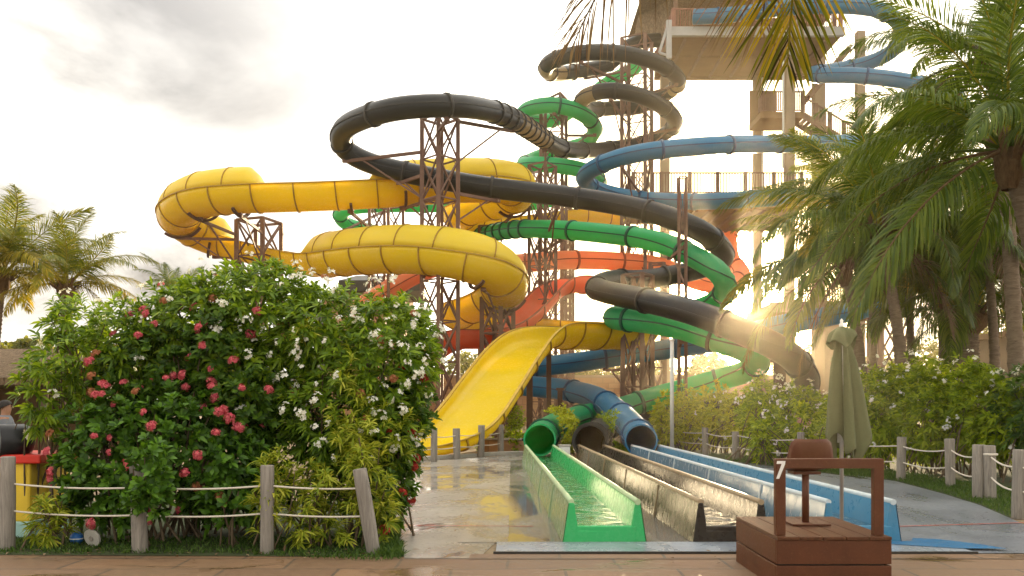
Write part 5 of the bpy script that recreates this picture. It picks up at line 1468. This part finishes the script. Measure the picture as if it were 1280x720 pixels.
def near_dir(d, lo, hi):
    """0..1: how close the looked-at direction is to d"""
    dp = N.new('ShaderNodeVectorMath'); dp.operation = 'DOT_PRODUCT'; dp.inputs[1].default_value = tuple(Vector(d).normalized())
    nm = N.new('ShaderNodeVectorMath'); nm.operation = 'NORMALIZE'; Lk.new(tc.outputs['Generated'], nm.inputs[0]); Lk.new(nm.outputs[0], dp.inputs[0])
    mr = N.new('ShaderNodeMapRange'); mr.interpolation_type = 'SMOOTHSTEP'; mr.inputs[1].default_value = lo; mr.inputs[2].default_value = hi; Lk.new(dp.outputs['Value'], mr.inputs[0]); return mr.outputs[0]
def wmath(op, a, b):
    m = N.new('ShaderNodeMath'); m.operation = op; m.use_clamp = True
    for s, v in ((m.inputs[0], a), (m.inputs[1], b)):
        if isinstance(v, bpy.types.NodeSocket): Lk.new(v, s)
        else: s.default_value = v
    return m.outputs[0]
n1 = wnoise(2.6, 9, .58, .25, (3.1, 1.7, .4)); n2 = wnoise(1.5, 6, .55, .1, (.6, 4.2, 2.0))
k = CLOUD
# bright thin overcast; greyer, warmer cloud bank towards the upper left
cloud = wramp(n1, [(.30, (k*.86, k*.86, k*.88)), (.55, (k*1.05, k*1.05, k*1.05)), (.75, (k*1.15, k*1.14, k*1.13))])
# the sky in front, towards the sun, is brighter than the sky behind the camera
front = near_dir(sd, -.3, .92)
cloud = wmix(1.0, cloud, wramp(front, [(0.0, (.98, .94, .85)), (1.0, (1.75, 1.68, 1.52))]), 'MULTIPLY')
bank = near_dir((-.60, 1.0, .28), .90, .99)
edge = wmath('MULTIPLY', bank, wramp(n1, [(.36, 1.0), (.66, .2)]))
cloud = wmix(edge, cloud, (k*.25, k*.232, k*.228))
b2 = near_dir((-.30, 1.0, .47), .975, .998)
cloud = wmix(wmath('MULTIPLY', b2, wramp(n2, [(.40, .45), (.62, 0.0)])), cloud, (k*.42, k*.42, k*.43))
# the veil of cloud round the low sun is far brighter and golden
glow = near_dir(sd, .93, .9995); core = near_dir(sd, .985, .9998)
cloud = wmix(glow, cloud, (k*2.6, k*2.1, k*1.3)); cloud = wmix(core, cloud, (k*9.0, k*6.4, k*3.2))
cloud = wmix(near_dir(sd, .9955, .9999), cloud, (k*60, k*46, k*27))
cover = wramp(n2, [(.30, .80), (.5, .97)])
Lk.new(wmix(cover, sky.outputs['Color'], cloud), bg.inputs['Color'])
Lk.new(bg.outputs[0], outw.inputs['Surface'])

sl = bpy.data.lights.new('sun', 'SUN'); sl.energy = SUN_E; sl.angle = R(.55); sl.color = (1.0, .78, .48)
so = bpy.data.objects.new('sun', sl); COL.objects.link(so); so.location = sd*40; so.rotation_euler = sd.to_track_quat('Z', 'Y').to_euler()

cam = bpy.data.cameras.new('camera'); cam.sensor_width = 36.0; cam.lens = FP/1280*36; cam.shift_y = (HV - 360)/1280; cam.clip_start = .05; cam.clip_end = 4000
co = bpy.data.objects.new('camera', cam); COL.objects.link(co); co.location = (0, 0, EYE); co.rotation_euler = (R(90), 0, 0); SC.camera = co

if HAZE > 0:
    hm = bpy.data.materials.new('warm_air'); hm.use_nodes = True; t = hm.node_tree; t.nodes.clear()
    o_ = t.nodes.new('ShaderNodeOutputMaterial'); pv_ = t.nodes.new('ShaderNodeVolumePrincipled')
    pv_.inputs['Color'].default_value = (1.0, .88, .66, 1); pv_.inputs['Density'].default_value = HAZE; pv_.inputs['Anisotropy'].default_value = HAZE_G
    t.links.new(pv_.outputs[0], o_.inputs['Volume'])
    mb = MB(); mb.box((0, 42, 17), (150, 110, 36)); o = mb.build('haze', hm); o['kind'] = 'stuff'

SC.render.engine = 'CYCLES'
cy = SC.cycles; cy.use_denoising = True; cy.max_bounces = 10; cy.diffuse_bounces = 4; cy.glossy_bounces = 4; cy.transmission_bounces = 6; cy.transparent_max_bounces = 12; cy.volume_bounces = 0
cy.sample_clamp_indirect = 6; cy.use_adaptive_sampling = True; cy.adaptive_threshold = .02
vs_ = SC.view_settings; SC.display_settings.display_device = 'sRGB'; vs_.view_transform = 'Standard'; vs_.look = 'None'; vs_.exposure = EXPOSURE; vs_.gamma = 1.0; vs_.use_curve_mapping = False
